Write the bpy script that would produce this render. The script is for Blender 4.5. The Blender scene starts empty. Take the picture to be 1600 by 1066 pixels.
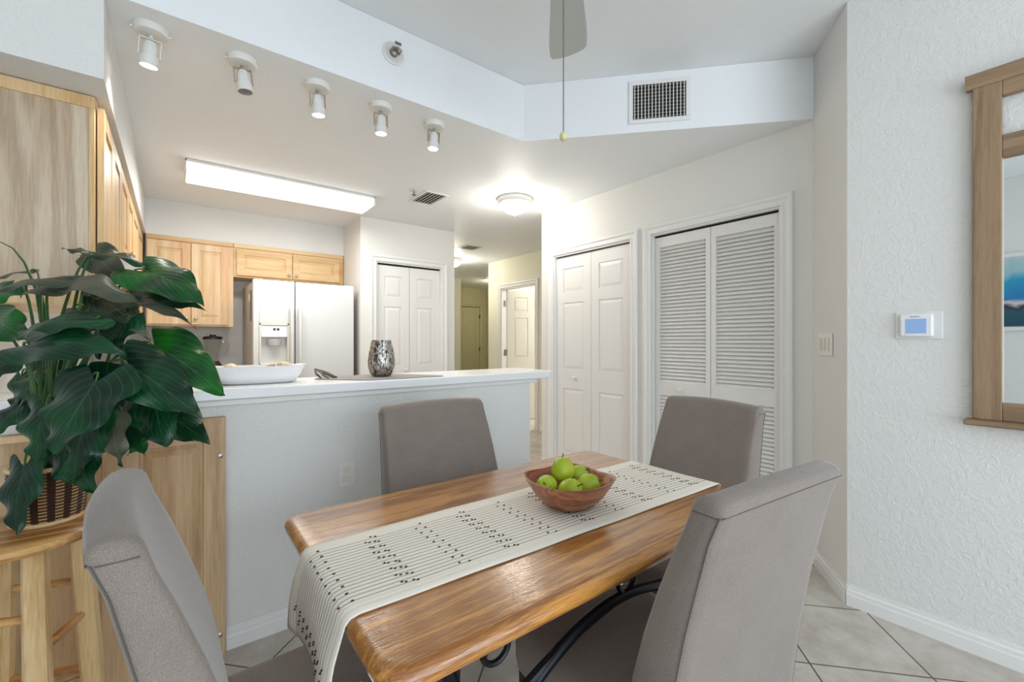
import bpy, bmesh, math, random
from mathutils import Vector, Matrix
random.seed(7)
PI = math.pi
sc = bpy.context.scene
COL = sc.collection

# ------------------------------------------------------------------ camera, world, exposure
FPX = 685.0; HC = 1.24; YAW = math.atan(527.2 / 685.0)      # camera looks YAW to the right of +Y, level
FW = Vector((math.sin(YAW), math.cos(YAW), 0)); RT = Vector((math.cos(YAW), -math.sin(YAW), 0))
cam_d = bpy.data.cameras.new('camera'); cam = bpy.data.objects.new('camera', cam_d); COL.objects.link(cam)
cam.location = (0, 0, HC); cam.rotation_euler = (PI / 2, 0, -YAW)
cam_d.sensor_width = 36; cam_d.lens = FPX / 1600 * 36; cam_d.clip_start = 0.02; cam_d.clip_end = 100
sc.camera = cam
w = bpy.data.worlds.new('world'); sc.world = w; w.use_nodes = True
bg = w.node_tree.nodes['Background']; bg.inputs[0].default_value = (0.80, 0.90, 1.0, 1); bg.inputs[1].default_value = 1.6
sc.view_settings.view_transform = 'Standard'; sc.view_settings.look = 'None'
sc.view_settings.exposure = 0.0; sc.view_settings.gamma = 1.0; sc.view_settings.use_curve_mapping = False

DAY = 94; DAYCOL = (0.81, 0.91, 1.0)
def area(name, loc, rot, sx, sy, power, col=(1, 1, 1), spread=PI):
    l = bpy.data.lights.new(name, 'AREA'); l.shape = 'RECTANGLE'; l.size = sx; l.size_y = sy; l.energy = power; l.color = col; l.spread = spread
    o = bpy.data.objects.new(name, l); COL.objects.link(o); o.location = loc; o.rotation_euler = rot
    return o
# daylight outside the wide sliding-door opening behind the camera, and the side window
area('daylight_slider', (0.55, -3.15, 1.25), (PI / 2 + .22, 0, 0), 3.4, 2.3, DAY, DAYCOL)
area('daylight_side', (-1.68, -1.5, 1.45), (PI / 2, 0, -PI / 2), 1.6, 1.5, 14, DAYCOL)

# ------------------------------------------------------------------ materials
def newmat(name):
    m = bpy.data.materials.new(name); m.use_nodes = True
    nt = m.node_tree; return m, nt, nt.nodes['Principled BSDF']
def c3(c):                                  # sRGB 0-255 -> linear
    def f(v):
        v /= 255.0
        return v / 12.92 if v <= .04045 else ((v + .055) / 1.055) ** 2.4
    return (f(c[0]), f(c[1]), f(c[2]), 1)
def N(nt, t, **kw):
    n = nt.nodes.new(t)
    for k, v in kw.items():
        if k.startswith('i_'): n.inputs[k[2:].replace('_', ' ')].default_value = v
        else: setattr(n, k, v)
    return n
def plain(name, col, rough=.5, metal=0, spec=None, bump=0, bscale=200, emit=None, estr=0, trans=0, coat=0):
    m, nt, b = newmat(name)
    b.inputs['Base Color'].default_value = c3(col); b.inputs['Roughness'].default_value = rough; b.inputs['Metallic'].default_value = metal
    if spec is not None: b.inputs['Specular IOR Level'].default_value = spec
    if trans: b.inputs['Transmission Weight'].default_value = trans
    if coat: b.inputs['Coat Weight'].default_value = coat; b.inputs['Coat Roughness'].default_value = .15
    if emit: b.inputs['Emission Color'].default_value = c3(emit); b.inputs['Emission Strength'].default_value = estr
    if bump:
        tc = N(nt, 'ShaderNodeTexCoord'); no = N(nt, 'ShaderNodeTexNoise'); no.inputs['Scale'].default_value = bscale
        bp = N(nt, 'ShaderNodeBump'); bp.inputs['Strength'].default_value = bump; bp.inputs['Distance'].default_value = .002
        nt.links.new(tc.outputs['Object'], no.inputs['Vector']); nt.links.new(no.outputs['Fac'], bp.inputs['Height']); nt.links.new(bp.outputs['Normal'], b.inputs['Normal'])
    return m
def texwall(name, col, strength=.5, scale=38, dist=.004):
    """knock-down plaster: flattened blobs"""
    m, nt, b = newmat(name); b.inputs['Base Color'].default_value = c3(col); b.inputs['Roughness'].default_value = .55; b.inputs['Specular IOR Level'].default_value = .3
    tc = N(nt, 'ShaderNodeTexCoord'); no = N(nt, 'ShaderNodeTexNoise'); no.inputs['Scale'].default_value = scale; no.inputs['Detail'].default_value = 3; no.inputs['Distortion'].default_value = .8
    cr = N(nt, 'ShaderNodeValToRGB'); cr.color_ramp.elements[0].position = .46; cr.color_ramp.elements[1].position = .60
    n2 = N(nt, 'ShaderNodeTexNoise'); n2.inputs['Scale'].default_value = scale * 4
    mx = N(nt, 'ShaderNodeMath', operation='MULTIPLY_ADD'); mx.inputs[1].default_value = .18
    bp = N(nt, 'ShaderNodeBump'); bp.inputs['Strength'].default_value = strength; bp.inputs['Distance'].default_value = dist
    L = nt.links.new
    L(tc.outputs['Object'], no.inputs['Vector']); L(tc.outputs['Object'], n2.inputs['Vector']); L(no.outputs['Fac'], cr.inputs[0])
    L(n2.outputs['Fac'], mx.inputs[0]); L(cr.outputs['Color'], mx.inputs[2]); L(mx.outputs[0], bp.inputs['Height']); L(bp.outputs['Normal'], b.inputs['Normal'])
    return m
def wood(name, ca, cb, cc=None, axis='Z', scale=1.0, rough=.4, coat=0, bump=.15, ring=1.0, spec=.4, fcon=1.0):
    """grain runs along axis; ca/cb the light and dark of the grain, cc patches"""
    m, nt, b = newmat(name); L = nt.links.new
    b.inputs['Roughness'].default_value = rough; b.inputs['Specular IOR Level'].default_value = spec
    if coat: b.inputs['Coat Weight'].default_value = coat; b.inputs['Coat Roughness'].default_value = .10
    tc = N(nt, 'ShaderNodeTexCoord'); mp = N(nt, 'ShaderNodeMapping')
    s = [1, 1, 1]; s['XYZ'.index(axis)] = .07
    mp.inputs['Scale'].default_value = [v * scale for v in s]
    L(tc.outputs['Object'], mp.inputs['Vector'])
    big = N(nt, 'ShaderNodeTexNoise'); big.inputs['Scale'].default_value = 7; big.inputs['Detail'].default_value = 2; big.inputs['Distortion'].default_value = .6
    fine = N(nt, 'ShaderNodeTexNoise'); fine.inputs['Scale'].default_value = 130; fine.inputs['Detail'].default_value = 3
    L(mp.outputs[0], big.inputs['Vector']); L(mp.outputs[0], fine.inputs['Vector'])
    rg = N(nt, 'ShaderNodeMath', operation='MULTIPLY'); rg.inputs[1].default_value = 26 * ring; L(big.outputs['Fac'], rg.inputs[0])
    sn = N(nt, 'ShaderNodeMath', operation='SINE'); L(rg.outputs[0], sn.inputs[0])
    ma = N(nt, 'ShaderNodeMath', operation='MULTIPLY_ADD'); ma.inputs[1].default_value = .28; ma.inputs[2].default_value = .0; L(sn.outputs[0], ma.inputs[0])
    fm = N(nt, 'ShaderNodeMapRange', clamp=False); fm.inputs[1].default_value = 0; fm.inputs[2].default_value = 1; fm.inputs[3].default_value = .5 - .5 * fcon; fm.inputs[4].default_value = .5 + .5 * fcon; L(fine.outputs['Fac'], fm.inputs[0])
    ad = N(nt, 'ShaderNodeMath', operation='ADD'); L(ma.outputs[0], ad.inputs[0]); L(fm.outputs[0], ad.inputs[1])
    cr = N(nt, 'ShaderNodeValToRGB'); cr.color_ramp.elements[0].position = .2; cr.color_ramp.elements[1].position = .8
    cr.color_ramp.elements[0].color = c3(cb); cr.color_ramp.elements[1].color = c3(ca); L(ad.outputs[0], cr.inputs[0])
    out = cr.outputs['Color']
    if cc:
        pn = N(nt, 'ShaderNodeTexNoise'); pn.inputs['Scale'].default_value = 5; L(mp.outputs[0], pn.inputs['Vector'])
        pr = N(nt, 'ShaderNodeValToRGB'); pr.color_ramp.elements[0].position = .48; pr.color_ramp.elements[1].position = .62; L(pn.outputs['Fac'], pr.inputs[0])
        mx = N(nt, 'ShaderNodeMix', data_type='RGBA'); L(pr.outputs['Color'], mx.inputs[0]); L(out, mx.inputs[6])
        mul = N(nt, 'ShaderNodeMix', data_type='RGBA', blend_type='MULTIPLY'); mul.inputs[0].default_value = 1; mul.inputs[7].default_value = c3(cc); L(out, mul.inputs[6])
        L(mul.outputs[2], mx.inputs[7]); out = mx.outputs[2]
    L(out, b.inputs['Base Color'])
    bp = N(nt, 'ShaderNodeBump'); bp.inputs['Strength'].default_value = bump; bp.inputs['Distance'].default_value = .001; L((fm if coat > .5 else ad).outputs[0], bp.inputs['Height']); L(bp.outputs['Normal'], b.inputs['Normal'])
    if coat: L(bp.outputs['Normal'], b.inputs['Coat Normal'])
    return m
def fabric(name, ca, cb, scale=900, rough=.9, bump=.3):
    m, nt, b = newmat(name); L = nt.links.new
    b.inputs['Roughness'].default_value = rough; b.inputs['Specular IOR Level'].default_value = .15; b.inputs['Sheen Weight'].default_value = .35; b.inputs['Sheen Roughness'].default_value = .4
    tc = N(nt, 'ShaderNodeTexCoord')
    no = N(nt, 'ShaderNodeTexNoise'); no.inputs['Scale'].default_value = scale; L(tc.outputs['Object'], no.inputs['Vector'])
    n2 = N(nt, 'ShaderNodeTexNoise'); n2.inputs['Scale'].default_value = 14; L(tc.outputs['Object'], n2.inputs['Vector'])
    ad = N(nt, 'ShaderNodeMath', operation='MULTIPLY_ADD'); ad.inputs[1].default_value = .12; L(n2.outputs['Fac'], ad.inputs[0]); L(no.outputs['Fac'], ad.inputs[2])
    cr = N(nt, 'ShaderNodeValToRGB'); cr.color_ramp.elements[0].position = .35; cr.color_ramp.elements[1].position = .8
    cr.color_ramp.elements[0].color = c3(cb); cr.color_ramp.elements[1].color = c3(ca); L(ad.outputs[0], cr.inputs[0]); L(cr.outputs[0], b.inputs['Base Color'])
    bp = N(nt, 'ShaderNodeBump'); bp.inputs['Strength'].default_value = bump; bp.inputs['Distance'].default_value = .001; L(no.outputs['Fac'], bp.inputs['Height']); L(bp.outputs['Normal'], b.inputs['Normal'])
    return m

M = {}
M['wall'] = texwall('wall_plaster', (226, 225, 222), .3, 46, .0035)
M['wall_smooth'] = texwall('wall_plaster_fine', (228, 226, 221), .12, 60, .002)
M['ceil'] = texwall('ceiling_plaster', (238, 240, 241), .25, 70, .002)
M['cream'] = texwall('cream_wall_paint', (232, 228, 208), .1, 60, .002)
M['olive'] = texwall('khaki_wall_paint', (206, 200, 166), .1, 60, .002)
M['trim'] = plain('white_trim_paint', (232, 231, 228), .35)
M['door'] = plain('white_door_paint', (230, 228, 224), .4)
M['lam'] = plain('white_laminate', (240, 240, 240), .25)
M['applw'] = plain('white_appliance_enamel', (216, 216, 214), .28, bump=.15, bscale=500)
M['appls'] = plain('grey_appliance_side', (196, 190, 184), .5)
M['creamp'] = plain('cream_plastic', (226, 222, 205), .4)
M['dark'] = plain('dark_gap', (18, 15, 13), .8)
M['black'] = plain('black_plastic', (22, 22, 24), .35)
M['iron'] = plain('wrought_iron', (26, 27, 32), .38, .6)
M['nickel'] = plain('brushed_nickel', (190, 180, 165), .35, 1)
M['hinge'] = plain('hinge_metal', (128, 122, 110), .45, 1)
M['lampw'] = plain('white_lamp_metal', (226, 224, 218), .4)
M['bulb'] = plain('lit_bulb', (255, 250, 240), .4, emit=(255, 248, 236), estr=14)
M['bulb_off'] = plain('unlit_bulb', (120, 116, 110), .3)
M['diff'] = plain('lit_diffuser', (250, 250, 250), .4, emit=(255, 252, 246), estr=1.7)
M['dome'] = plain('lit_glass_dome', (250, 250, 245), .4, emit=(255, 250, 240), estr=10)
M['cab'] = wood('maple_cabinet', (232, 208, 172), (214, 182, 138), (240, 220, 200), 'Z', 1.0, .38, bump=.05, ring=.5)
M['cabh'] = wood('maple_cabinet_horizontal', (226, 196, 150), (206, 168, 116), (240, 216, 190), 'X', 1.0, .38, bump=.05, ring=.5)
M['cabend'] = wood('oak_end_panel', (212, 194, 170), (184, 162, 136), (236, 230, 222), 'Z', 1.2, .5, bump=.06, ring=1.3)
M['cabwarm'] = wood('maple_warm', (226, 194, 146), (206, 166, 112), None, 'Z', 1.0, .35, bump=.05, ring=.5)
M['cabp'] = wood('maple_panelling', (208, 178, 140), (180, 146, 104), (232, 220, 206), 'Z', 1.0, .4, bump=.05, ring=.6)
M['table'] = wood('oak_table_top', (210, 148, 74), (150, 94, 36), (236, 222, 176), 'X', 2.6, .28, coat=1.0, bump=.45, ring=.9, fcon=1.5)
M['tedge'] = wood('oak_table_edge', (200, 144, 70), (150, 98, 40), None, 'X', 2.3, .35, coat=.2, bump=.3)
M['stool'] = wood('birch_stool', (222, 190, 140), (188, 146, 92), None, 'Z', 1.5, .35, bump=.05, ring=.6)
M['stooltop'] = wood('birch_stool_seat', (216, 170, 106), (160, 108, 54), (215, 185, 150), 'X', 1.0, .3, coat=.3, bump=.05)
M['mirrorwood'] = wood('mirror_frame_oak', (158, 132, 104), (132, 108, 82), None, 'Z', 1.2, .5, bump=.1)
M['bowl'] = wood('bowl_wood', (186, 122, 82), (140, 80, 46), (225, 190, 170), 'X', 3.0, .35, coat=.2, bump=.05)
M['fab'] = fabric('taupe_upholstery', (154, 143, 134), (112, 101, 94))
M['seam'] = plain('seam_thread', (92, 84, 78), .9)
M['legwood'] = plain('espresso_wood', (52, 36, 28), .4)
M['mat'] = fabric('grey_placemat', (160, 152, 146), (128, 120, 114), 400)
M['ceramic'] = plain('white_ceramic', (238, 238, 240), .2)
M['mirror'] = plain('mirror_glass', (235, 238, 238), .02, 1)
M['glassblade'] = plain('fan_blade_paint', (176, 178, 172), .35)
M['chain'] = plain('pull_chain', (120, 116, 108), .4, .8)
M['fob'] = plain('pull_fob', (206, 200, 150), .4)
M['lcd'] = plain('thermostat_screen', (135, 165, 205), .2, emit=(135, 170, 215), estr=.25)
M['stem'] = plain('plant_stem', (50, 88, 34), .45)
M['shell'] = plain('shell_cream', (226, 204, 176), .5, bump=.4, bscale=60)
M['shell2'] = plain('shell_brown', (170, 130, 100), .5, bump=.4, bscale=60)
M['pewter'] = plain('pewter', (140, 134, 126), .3, 1)
M['brown_base'] = plain('blender_base', (70, 54, 44), .35)
def glassmat():
    m, nt, b = newmat('clear_glass'); b.inputs['Transmission Weight'].default_value = 1; b.inputs['Roughness'].default_value = .02; b.inputs['IOR'].default_value = 1.3
    b.inputs['Base Color'].default_value = (.88, .90, .90, 1); return m
M['glass'] = glassmat()
def tiles():
    m, nt, b = newmat('floor_tile'); L = nt.links.new
    tc = N(nt, 'ShaderNodeTexCoord'); mp = N(nt, 'ShaderNodeMapping', vector_type='POINT')
    a = math.radians(42); P_ = .41
    # rotate by -42 deg, then shift so that a joint lies at (1.865,-1.231) in the rotated frame
    mp.inputs['Rotation'].default_value = (0, 0, -a); mp.inputs['Location'].default_value = (-1.865 + P_ * 10, 1.231 + P_ * 10, 0)
    L(tc.outputs['Object'], mp.inputs['Vector'])
    br = N(nt, 'ShaderNodeTexBrick'); br.offset = 0; br.squash = 1
    br.inputs['Scale'].default_value = 1; br.inputs['Brick Width'].default_value = P_; br.inputs['Row Height'].default_value = P_
    br.inputs['Mortar Size'].default_value = .0035; br.inputs['Mortar Smooth'].default_value = .2
    br.inputs['Color1'].default_value = c3((208, 202, 193)); br.inputs['Color2'].default_value = c3((200, 193, 184)); br.inputs['Mortar'].default_value = c3((100, 90, 80))
    L(mp.outputs[0], br.inputs['Vector'])
    n1 = N(nt, 'ShaderNodeTexNoise'); n1.inputs['Scale'].default_value = 6; n1.inputs['Detail'].default_value = 6; n1.inputs['Roughness'].default_value = .65; L(tc.outputs['Object'], n1.inputs['Vector'])
    cr = N(nt, 'ShaderNodeValToRGB'); cr.color_ramp.elements[0].position = .38; cr.color_ramp.elements[1].position = .62
    cr.color_ramp.elements[0].color = (.78, .74, .70, 1); cr.color_ramp.elements[1].color = (1.0, 1.0, 1.0, 1); L(n1.outputs['Fac'], cr.inputs[0])
    mx = N(nt, 'ShaderNodeMix', data_type='RGBA', blend_type='MULTIPLY'); mx.inputs[0].default_value = 1; L(br.outputs['Color'], mx.inputs[6]); L(cr.outputs[0], mx.inputs[7])
    L(mx.outputs[2], b.inputs['Base Color']); b.inputs['Roughness'].default_value = .42; b.inputs['Specular IOR Level'].default_value = .35
    bp = N(nt, 'ShaderNodeBump', invert=True); bp.inputs['Strength'].default_value = .5; bp.inputs['Distance'].default_value = .002; L(br.outputs['Fac'], bp.inputs['Height']); L(bp.outputs['Normal'], b.inputs['Normal'])
    return m
M['tile'] = tiles()
def leafmat(name, ca, cb, vein, rough=.3, back=(110, 120, 70)):
    m, nt, b = newmat(name); L = nt.links.new
    uv = N(nt, 'ShaderNodeUVMap'); sp = N(nt, 'ShaderNodeSeparateXYZ'); L(uv.outputs[0], sp.inputs[0])
    # u along the midrib (x), v across (y), 0.5 = midrib
    s = N(nt, 'ShaderNodeMath', operation='SUBTRACT'); s.inputs[1].default_value = .5; L(sp.outputs[1], s.inputs[0])
    ab = N(nt, 'ShaderNodeMath', operation='ABSOLUTE'); L(s.outputs[0], ab.inputs[0])
    mid = N(nt, 'ShaderNodeMath', operation='LESS_THAN'); mid.inputs[1].default_value = .012; L(ab.outputs[0], mid.inputs[0])
    k = N(nt, 'ShaderNodeMath', operation='MULTIPLY_ADD'); k.inputs[1].default_value = -1.3; L(ab.outputs[0], k.inputs[0]); L(sp.outputs[0], k.inputs[2])
    k2 = N(nt, 'ShaderNodeMath', operation='MULTIPLY'); k2.inputs[1].default_value = 44; L(k.outputs[0], k2.inputs[0])
    sn = N(nt, 'ShaderNodeMath', operation='SINE'); L(k2.outputs[0], sn.inputs[0])
    gt = N(nt, 'ShaderNodeMath', operation='GREATER_THAN'); gt.inputs[1].default_value = .965; L(sn.outputs[0], gt.inputs[0])
    vm = N(nt, 'ShaderNodeMath', operation='MAXIMUM'); L(gt.outputs[0], vm.inputs[0]); L(mid.outputs[0], vm.inputs[1])
    vf = N(nt, 'ShaderNodeMath', operation='MULTIPLY'); vf.inputs[1].default_value = .45; L(vm.outputs[0], vf.inputs[0])
    tc = N(nt, 'ShaderNodeTexCoord'); no = N(nt, 'ShaderNodeTexNoise'); no.inputs['Scale'].default_value = 9; L(tc.outputs['Object'], no.inputs['Vector'])
    cr = N(nt, 'ShaderNodeValToRGB'); cr.color_ramp.elements[0].position = .4; cr.color_ramp.elements[1].position = .66; cr.color_ramp.elements[0].color = c3(cb); cr.color_ramp.elements[1].color = c3(ca); L(no.outputs['Fac'], cr.inputs[0])
    mx = N(nt, 'ShaderNodeMix', data_type='RGBA'); mx.inputs[7].default_value = c3(vein); L(vf.outputs[0], mx.inputs[0]); L(cr.outputs[0], mx.inputs[6])
    ge = N(nt, 'ShaderNodeNewGeometry'); m2 = N(nt, 'ShaderNodeMix', data_type='RGBA'); m2.inputs[7].default_value = c3(back); L(ge.outputs['Backfacing'], m2.inputs[0]); L(mx.outputs[2], m2.inputs[6])
    L(m2.outputs[2], b.inputs['Base Color']); b.inputs['Roughness'].default_value = rough; b.inputs['Specular IOR Level'].default_value = .34
    bp = N(nt, 'ShaderNodeBump'); bp.inputs['Strength'].default_value = .12; bp.inputs['Distance'].default_value = .0015; L(sn.outputs[0], bp.inputs['Height']); L(bp.outputs['Normal'], b.inputs['Normal'])
    return m
M['leaf'] = leafmat('leaf_dark_green', (10, 66, 32), (3, 34, 20), (46, 104, 64))
M['leaf2'] = leafmat('leaf_bright_green', (22, 98, 26), (7, 54, 24), (66, 128, 58))
M['leaf3'] = leafmat('leaf_olive_green', (84, 84, 66), (36, 50, 38), (120, 124, 96), .38)
def basketmat():
    m, nt, b = newmat('basket_weave'); L = nt.links.new
    uv = N(nt, 'ShaderNodeUVMap'); sp = N(nt, 'ShaderNodeSeparateXYZ'); L(uv.outputs[0], sp.inputs[0])
    a = N(nt, 'ShaderNodeMath', operation='MULTIPLY'); a.inputs[1].default_value = 15 * 2 * PI; L(sp.outputs[0], a.inputs[0])
    sa = N(nt, 'ShaderNodeMath', operation='SINE'); L(a.outputs[0], sa.inputs[0])
    g = N(nt, 'ShaderNodeMath', operation='GREATER_THAN'); g.inputs[1].default_value = -.05; L(sa.outputs[0], g.inputs[0])
    z = N(nt, 'ShaderNodeMath', operation='MULTIPLY'); z.inputs[1].default_value = 17 * 2 * PI; L(sp.outputs[1], z.inputs[0])
    sz = N(nt, 'ShaderNodeMath', operation='SINE'); L(z.outputs[0], sz.inputs[0])
    gz = N(nt, 'ShaderNodeMath', operation='GREATER_THAN'); gz.inputs[1].default_value = -.25; L(sz.outputs[0], gz.inputs[0])
    mu = N(nt, 'ShaderNodeMath', operation='MULTIPLY'); L(g.outputs[0], mu.inputs[0]); L(gz.outputs[0], mu.inputs[1])
    mx = N(nt, 'ShaderNodeMix', data_type='RGBA'); mx.inputs[6].default_value = c3((62, 34, 24)); mx.inputs[7].default_value = c3((196, 160, 108)); L(mu.outputs[0], mx.inputs[0]); L(mx.outputs[2], b.inputs['Base Color'])
    b.inputs['Roughness'].default_value = .5
    bp = N(nt, 'ShaderNodeBump'); bp.inputs['Strength'].default_value = .8; bp.inputs['Distance'].default_value = .004; L(sz.outputs[0], bp.inputs['Height']); L(bp.outputs['Normal'], b.inputs['Normal'])
    return m
M['basket'] = basketmat()
def mercury():
    m, nt, b = newmat('mercury_glass'); L = nt.links.new
    tc = N(nt, 'ShaderNodeTexCoord'); mp = N(nt, 'ShaderNodeMapping'); mp.inputs['Scale'].default_value = (1, 1, .35); L(tc.outputs['Object'], mp.inputs['Vector'])
    v = N(nt, 'ShaderNodeTexNoise'); v.inputs['Scale'].default_value = 110; v.inputs['Detail'].default_value = 4; v.inputs['Distortion'].default_value = 1.2; L(mp.outputs[0], v.inputs['Vector'])
    cr = N(nt, 'ShaderNodeValToRGB'); cr.color_ramp.elements[0].position = .42; cr.color_ramp.elements[1].position = .58; cr.color_ramp.elements[0].color = c3((84, 78, 74)); cr.color_ramp.elements[1].color = c3((214, 208, 200)); L(v.outputs['Fac'], cr.inputs[0]); L(cr.outputs[0], b.inputs['Base Color'])
    r2 = N(nt, 'ShaderNodeMapRange'); r2.inputs[3].default_value = .12; r2.inputs[4].default_value = .5; L(v.outputs['Fac'], r2.inputs[0]); L(r2.outputs[0], b.inputs['Roughness'])
    b.inputs['Metallic'].default_value = .85
    bp = N(nt, 'ShaderNodeBump'); bp.inputs['Strength'].default_value = .5; bp.inputs['Distance'].default_value = .002; L(v.outputs['Fac'], bp.inputs['Height']); L(bp.outputs['Normal'], b.inputs['Normal'])
    return m
M['mercury'] = mercury()
def applemat():
    m, nt, b = newmat('green_apple'); L = nt.links.new
    tc = N(nt, 'ShaderNodeTexCoord'); n1 = N(nt, 'ShaderNodeTexNoise'); n1.inputs['Scale'].default_value = 14; L(tc.outputs['Object'], n1.inputs['Vector'])
    cr = N(nt, 'ShaderNodeValToRGB'); cr.color_ramp.elements[0].position = .35; cr.color_ramp.elements[1].position = .7; cr.color_ramp.elements[0].color = c3((146, 170, 22)); cr.color_ramp.elements[1].color = c3((190, 200, 52)); L(n1.outputs['Fac'], cr.inputs[0]); L(cr.outputs[0], b.inputs['Base Color'])
    b.inputs['Roughness'].default_value = .35; return m
M['apple'] = applemat()
M['fruitstem'] = plain('fruit_stem', (60, 48, 24), .7)
def runnermat():
    m, nt, b = newmat('runner_linen'); L = nt.links.new
    uv = N(nt, 'ShaderNodeUVMap'); sp = N(nt, 'ShaderNodeSeparateXYZ'); L(uv.outputs[0], sp.inputs[0])
    # y: 0 near edge, 1 far edge
    z = N(nt, 'ShaderNodeMath', operation='MULTIPLY'); z.inputs[1].default_value = 24 * 2 * PI; L(sp.outputs[1], z.inputs[0])
    sz = N(nt, 'ShaderNodeMath', operation='SINE'); L(z.outputs[0], sz.inputs[0])
    gz = N(nt, 'ShaderNodeMath', operation='GREATER_THAN'); gz.inputs[1].default_value = .74; L(sz.outputs[0], gz.inputs[0])
    d = N(nt, 'ShaderNodeMath', operation='SUBTRACT'); d.inputs[1].default_value = .5; L(sp.outputs[1], d.inputs[0]); da = N(nt, 'ShaderNodeMath', operation='ABSOLUTE'); L(d.outputs[0], da.inputs[0])
    inn = N(nt, 'ShaderNodeMath', operation='LESS_THAN'); inn.inputs[1].default_value = .37; L(da.outputs[0], inn.inputs[0])
    mu = N(nt, 'ShaderNodeMath', operation='MULTIPLY'); L(gz.outputs[0], mu.inputs[0]); L(inn.outputs[0], mu.inputs[1])
    f = N(nt, 'ShaderNodeMath', operation='MULTIPLY'); f.inputs[1].default_value = .75; L(mu.outputs[0], f.inputs[0])
    tc = N(nt, 'ShaderNodeTexCoord'); no = N(nt, 'ShaderNodeTexNoise'); no.inputs['Scale'].default_value = 500; L(tc.outputs['Object'], no.inputs['Vector'])
    mx = N(nt, 'ShaderNodeMix', data_type='RGBA'); mx.inputs[6].default_value = c3((236, 229, 216)); mx.inputs[7].default_value = c3((146, 134, 122)); L(f.outputs[0], mx.inputs[0]); L(mx.outputs[2], b.inputs['Base Color'])
    b.inputs['Roughness'].default_value = .9; b.inputs['Specular IOR Level'].default_value = .1
    ad = N(nt, 'ShaderNodeMath', operation='MULTIPLY_ADD'); ad.inputs[1].default_value = .4; L(no.outputs['Fac'], ad.inputs[0]); L(sz.outputs[0], ad.inputs[2])
    bp = N(nt, 'ShaderNodeBump'); bp.inputs['Strength'].default_value = .3; bp.inputs['Distance'].default_value = .001; L(ad.outputs[0], bp.inputs['Height']); L(bp.outputs['Normal'], b.inputs['Normal'])
    return m
M['runner'] = runnermat()
M['bead'] = plain('dark_bead', (46, 36, 30), .5)
def artmat():
    m, nt, b = newmat('abstract_harbour_print'); L = nt.links.new
    tc = N(nt, 'ShaderNodeTexCoord'); sp = N(nt, 'ShaderNodeSeparateXYZ'); L(tc.outputs['Object'], sp.inputs[0])
    no = N(nt, 'ShaderNodeTexNoise'); no.inputs['Scale'].default_value = 4; no.inputs['Detail'].default_value = 6; no.inputs['Distortion'].default_value = 1; L(tc.outputs['Object'], no.inputs['Vector'])
    ad = N(nt, 'ShaderNodeMath', operation='MULTIPLY_ADD'); ad.inputs[1].default_value = .22; L(no.outputs['Fac'], ad.inputs[0]); L(sp.outputs[2], ad.inputs[2])
    cr = N(nt, 'ShaderNodeValToRGB'); e = cr.color_ramp.elements
    e[0].position = 0; e[0].color = c3((24, 60, 78)); e[1].position = 1; e[1].color = c3((190, 205, 205))
    for p, c in ((.28, (30, 84, 100)), (.33, (30, 30, 60)), (.38, (220, 210, 200)), (.43, (30, 120, 180)), (.7, (36, 150, 190)), (.82, (150, 190, 200))):
        x = e.new(p); x.color = c3(c)
    mr = N(nt, 'ShaderNodeMapRange'); mr.inputs[1].default_value = -.25; mr.inputs[2].default_value = .45; L(ad.outputs[0], mr.inputs[0]); L(mr.outputs[0], cr.inputs[0]); L(cr.outputs[0], b.inputs['Base Color']); b.inputs['Roughness'].default_value = .6
    return m
M['art'] = artmat()

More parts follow.
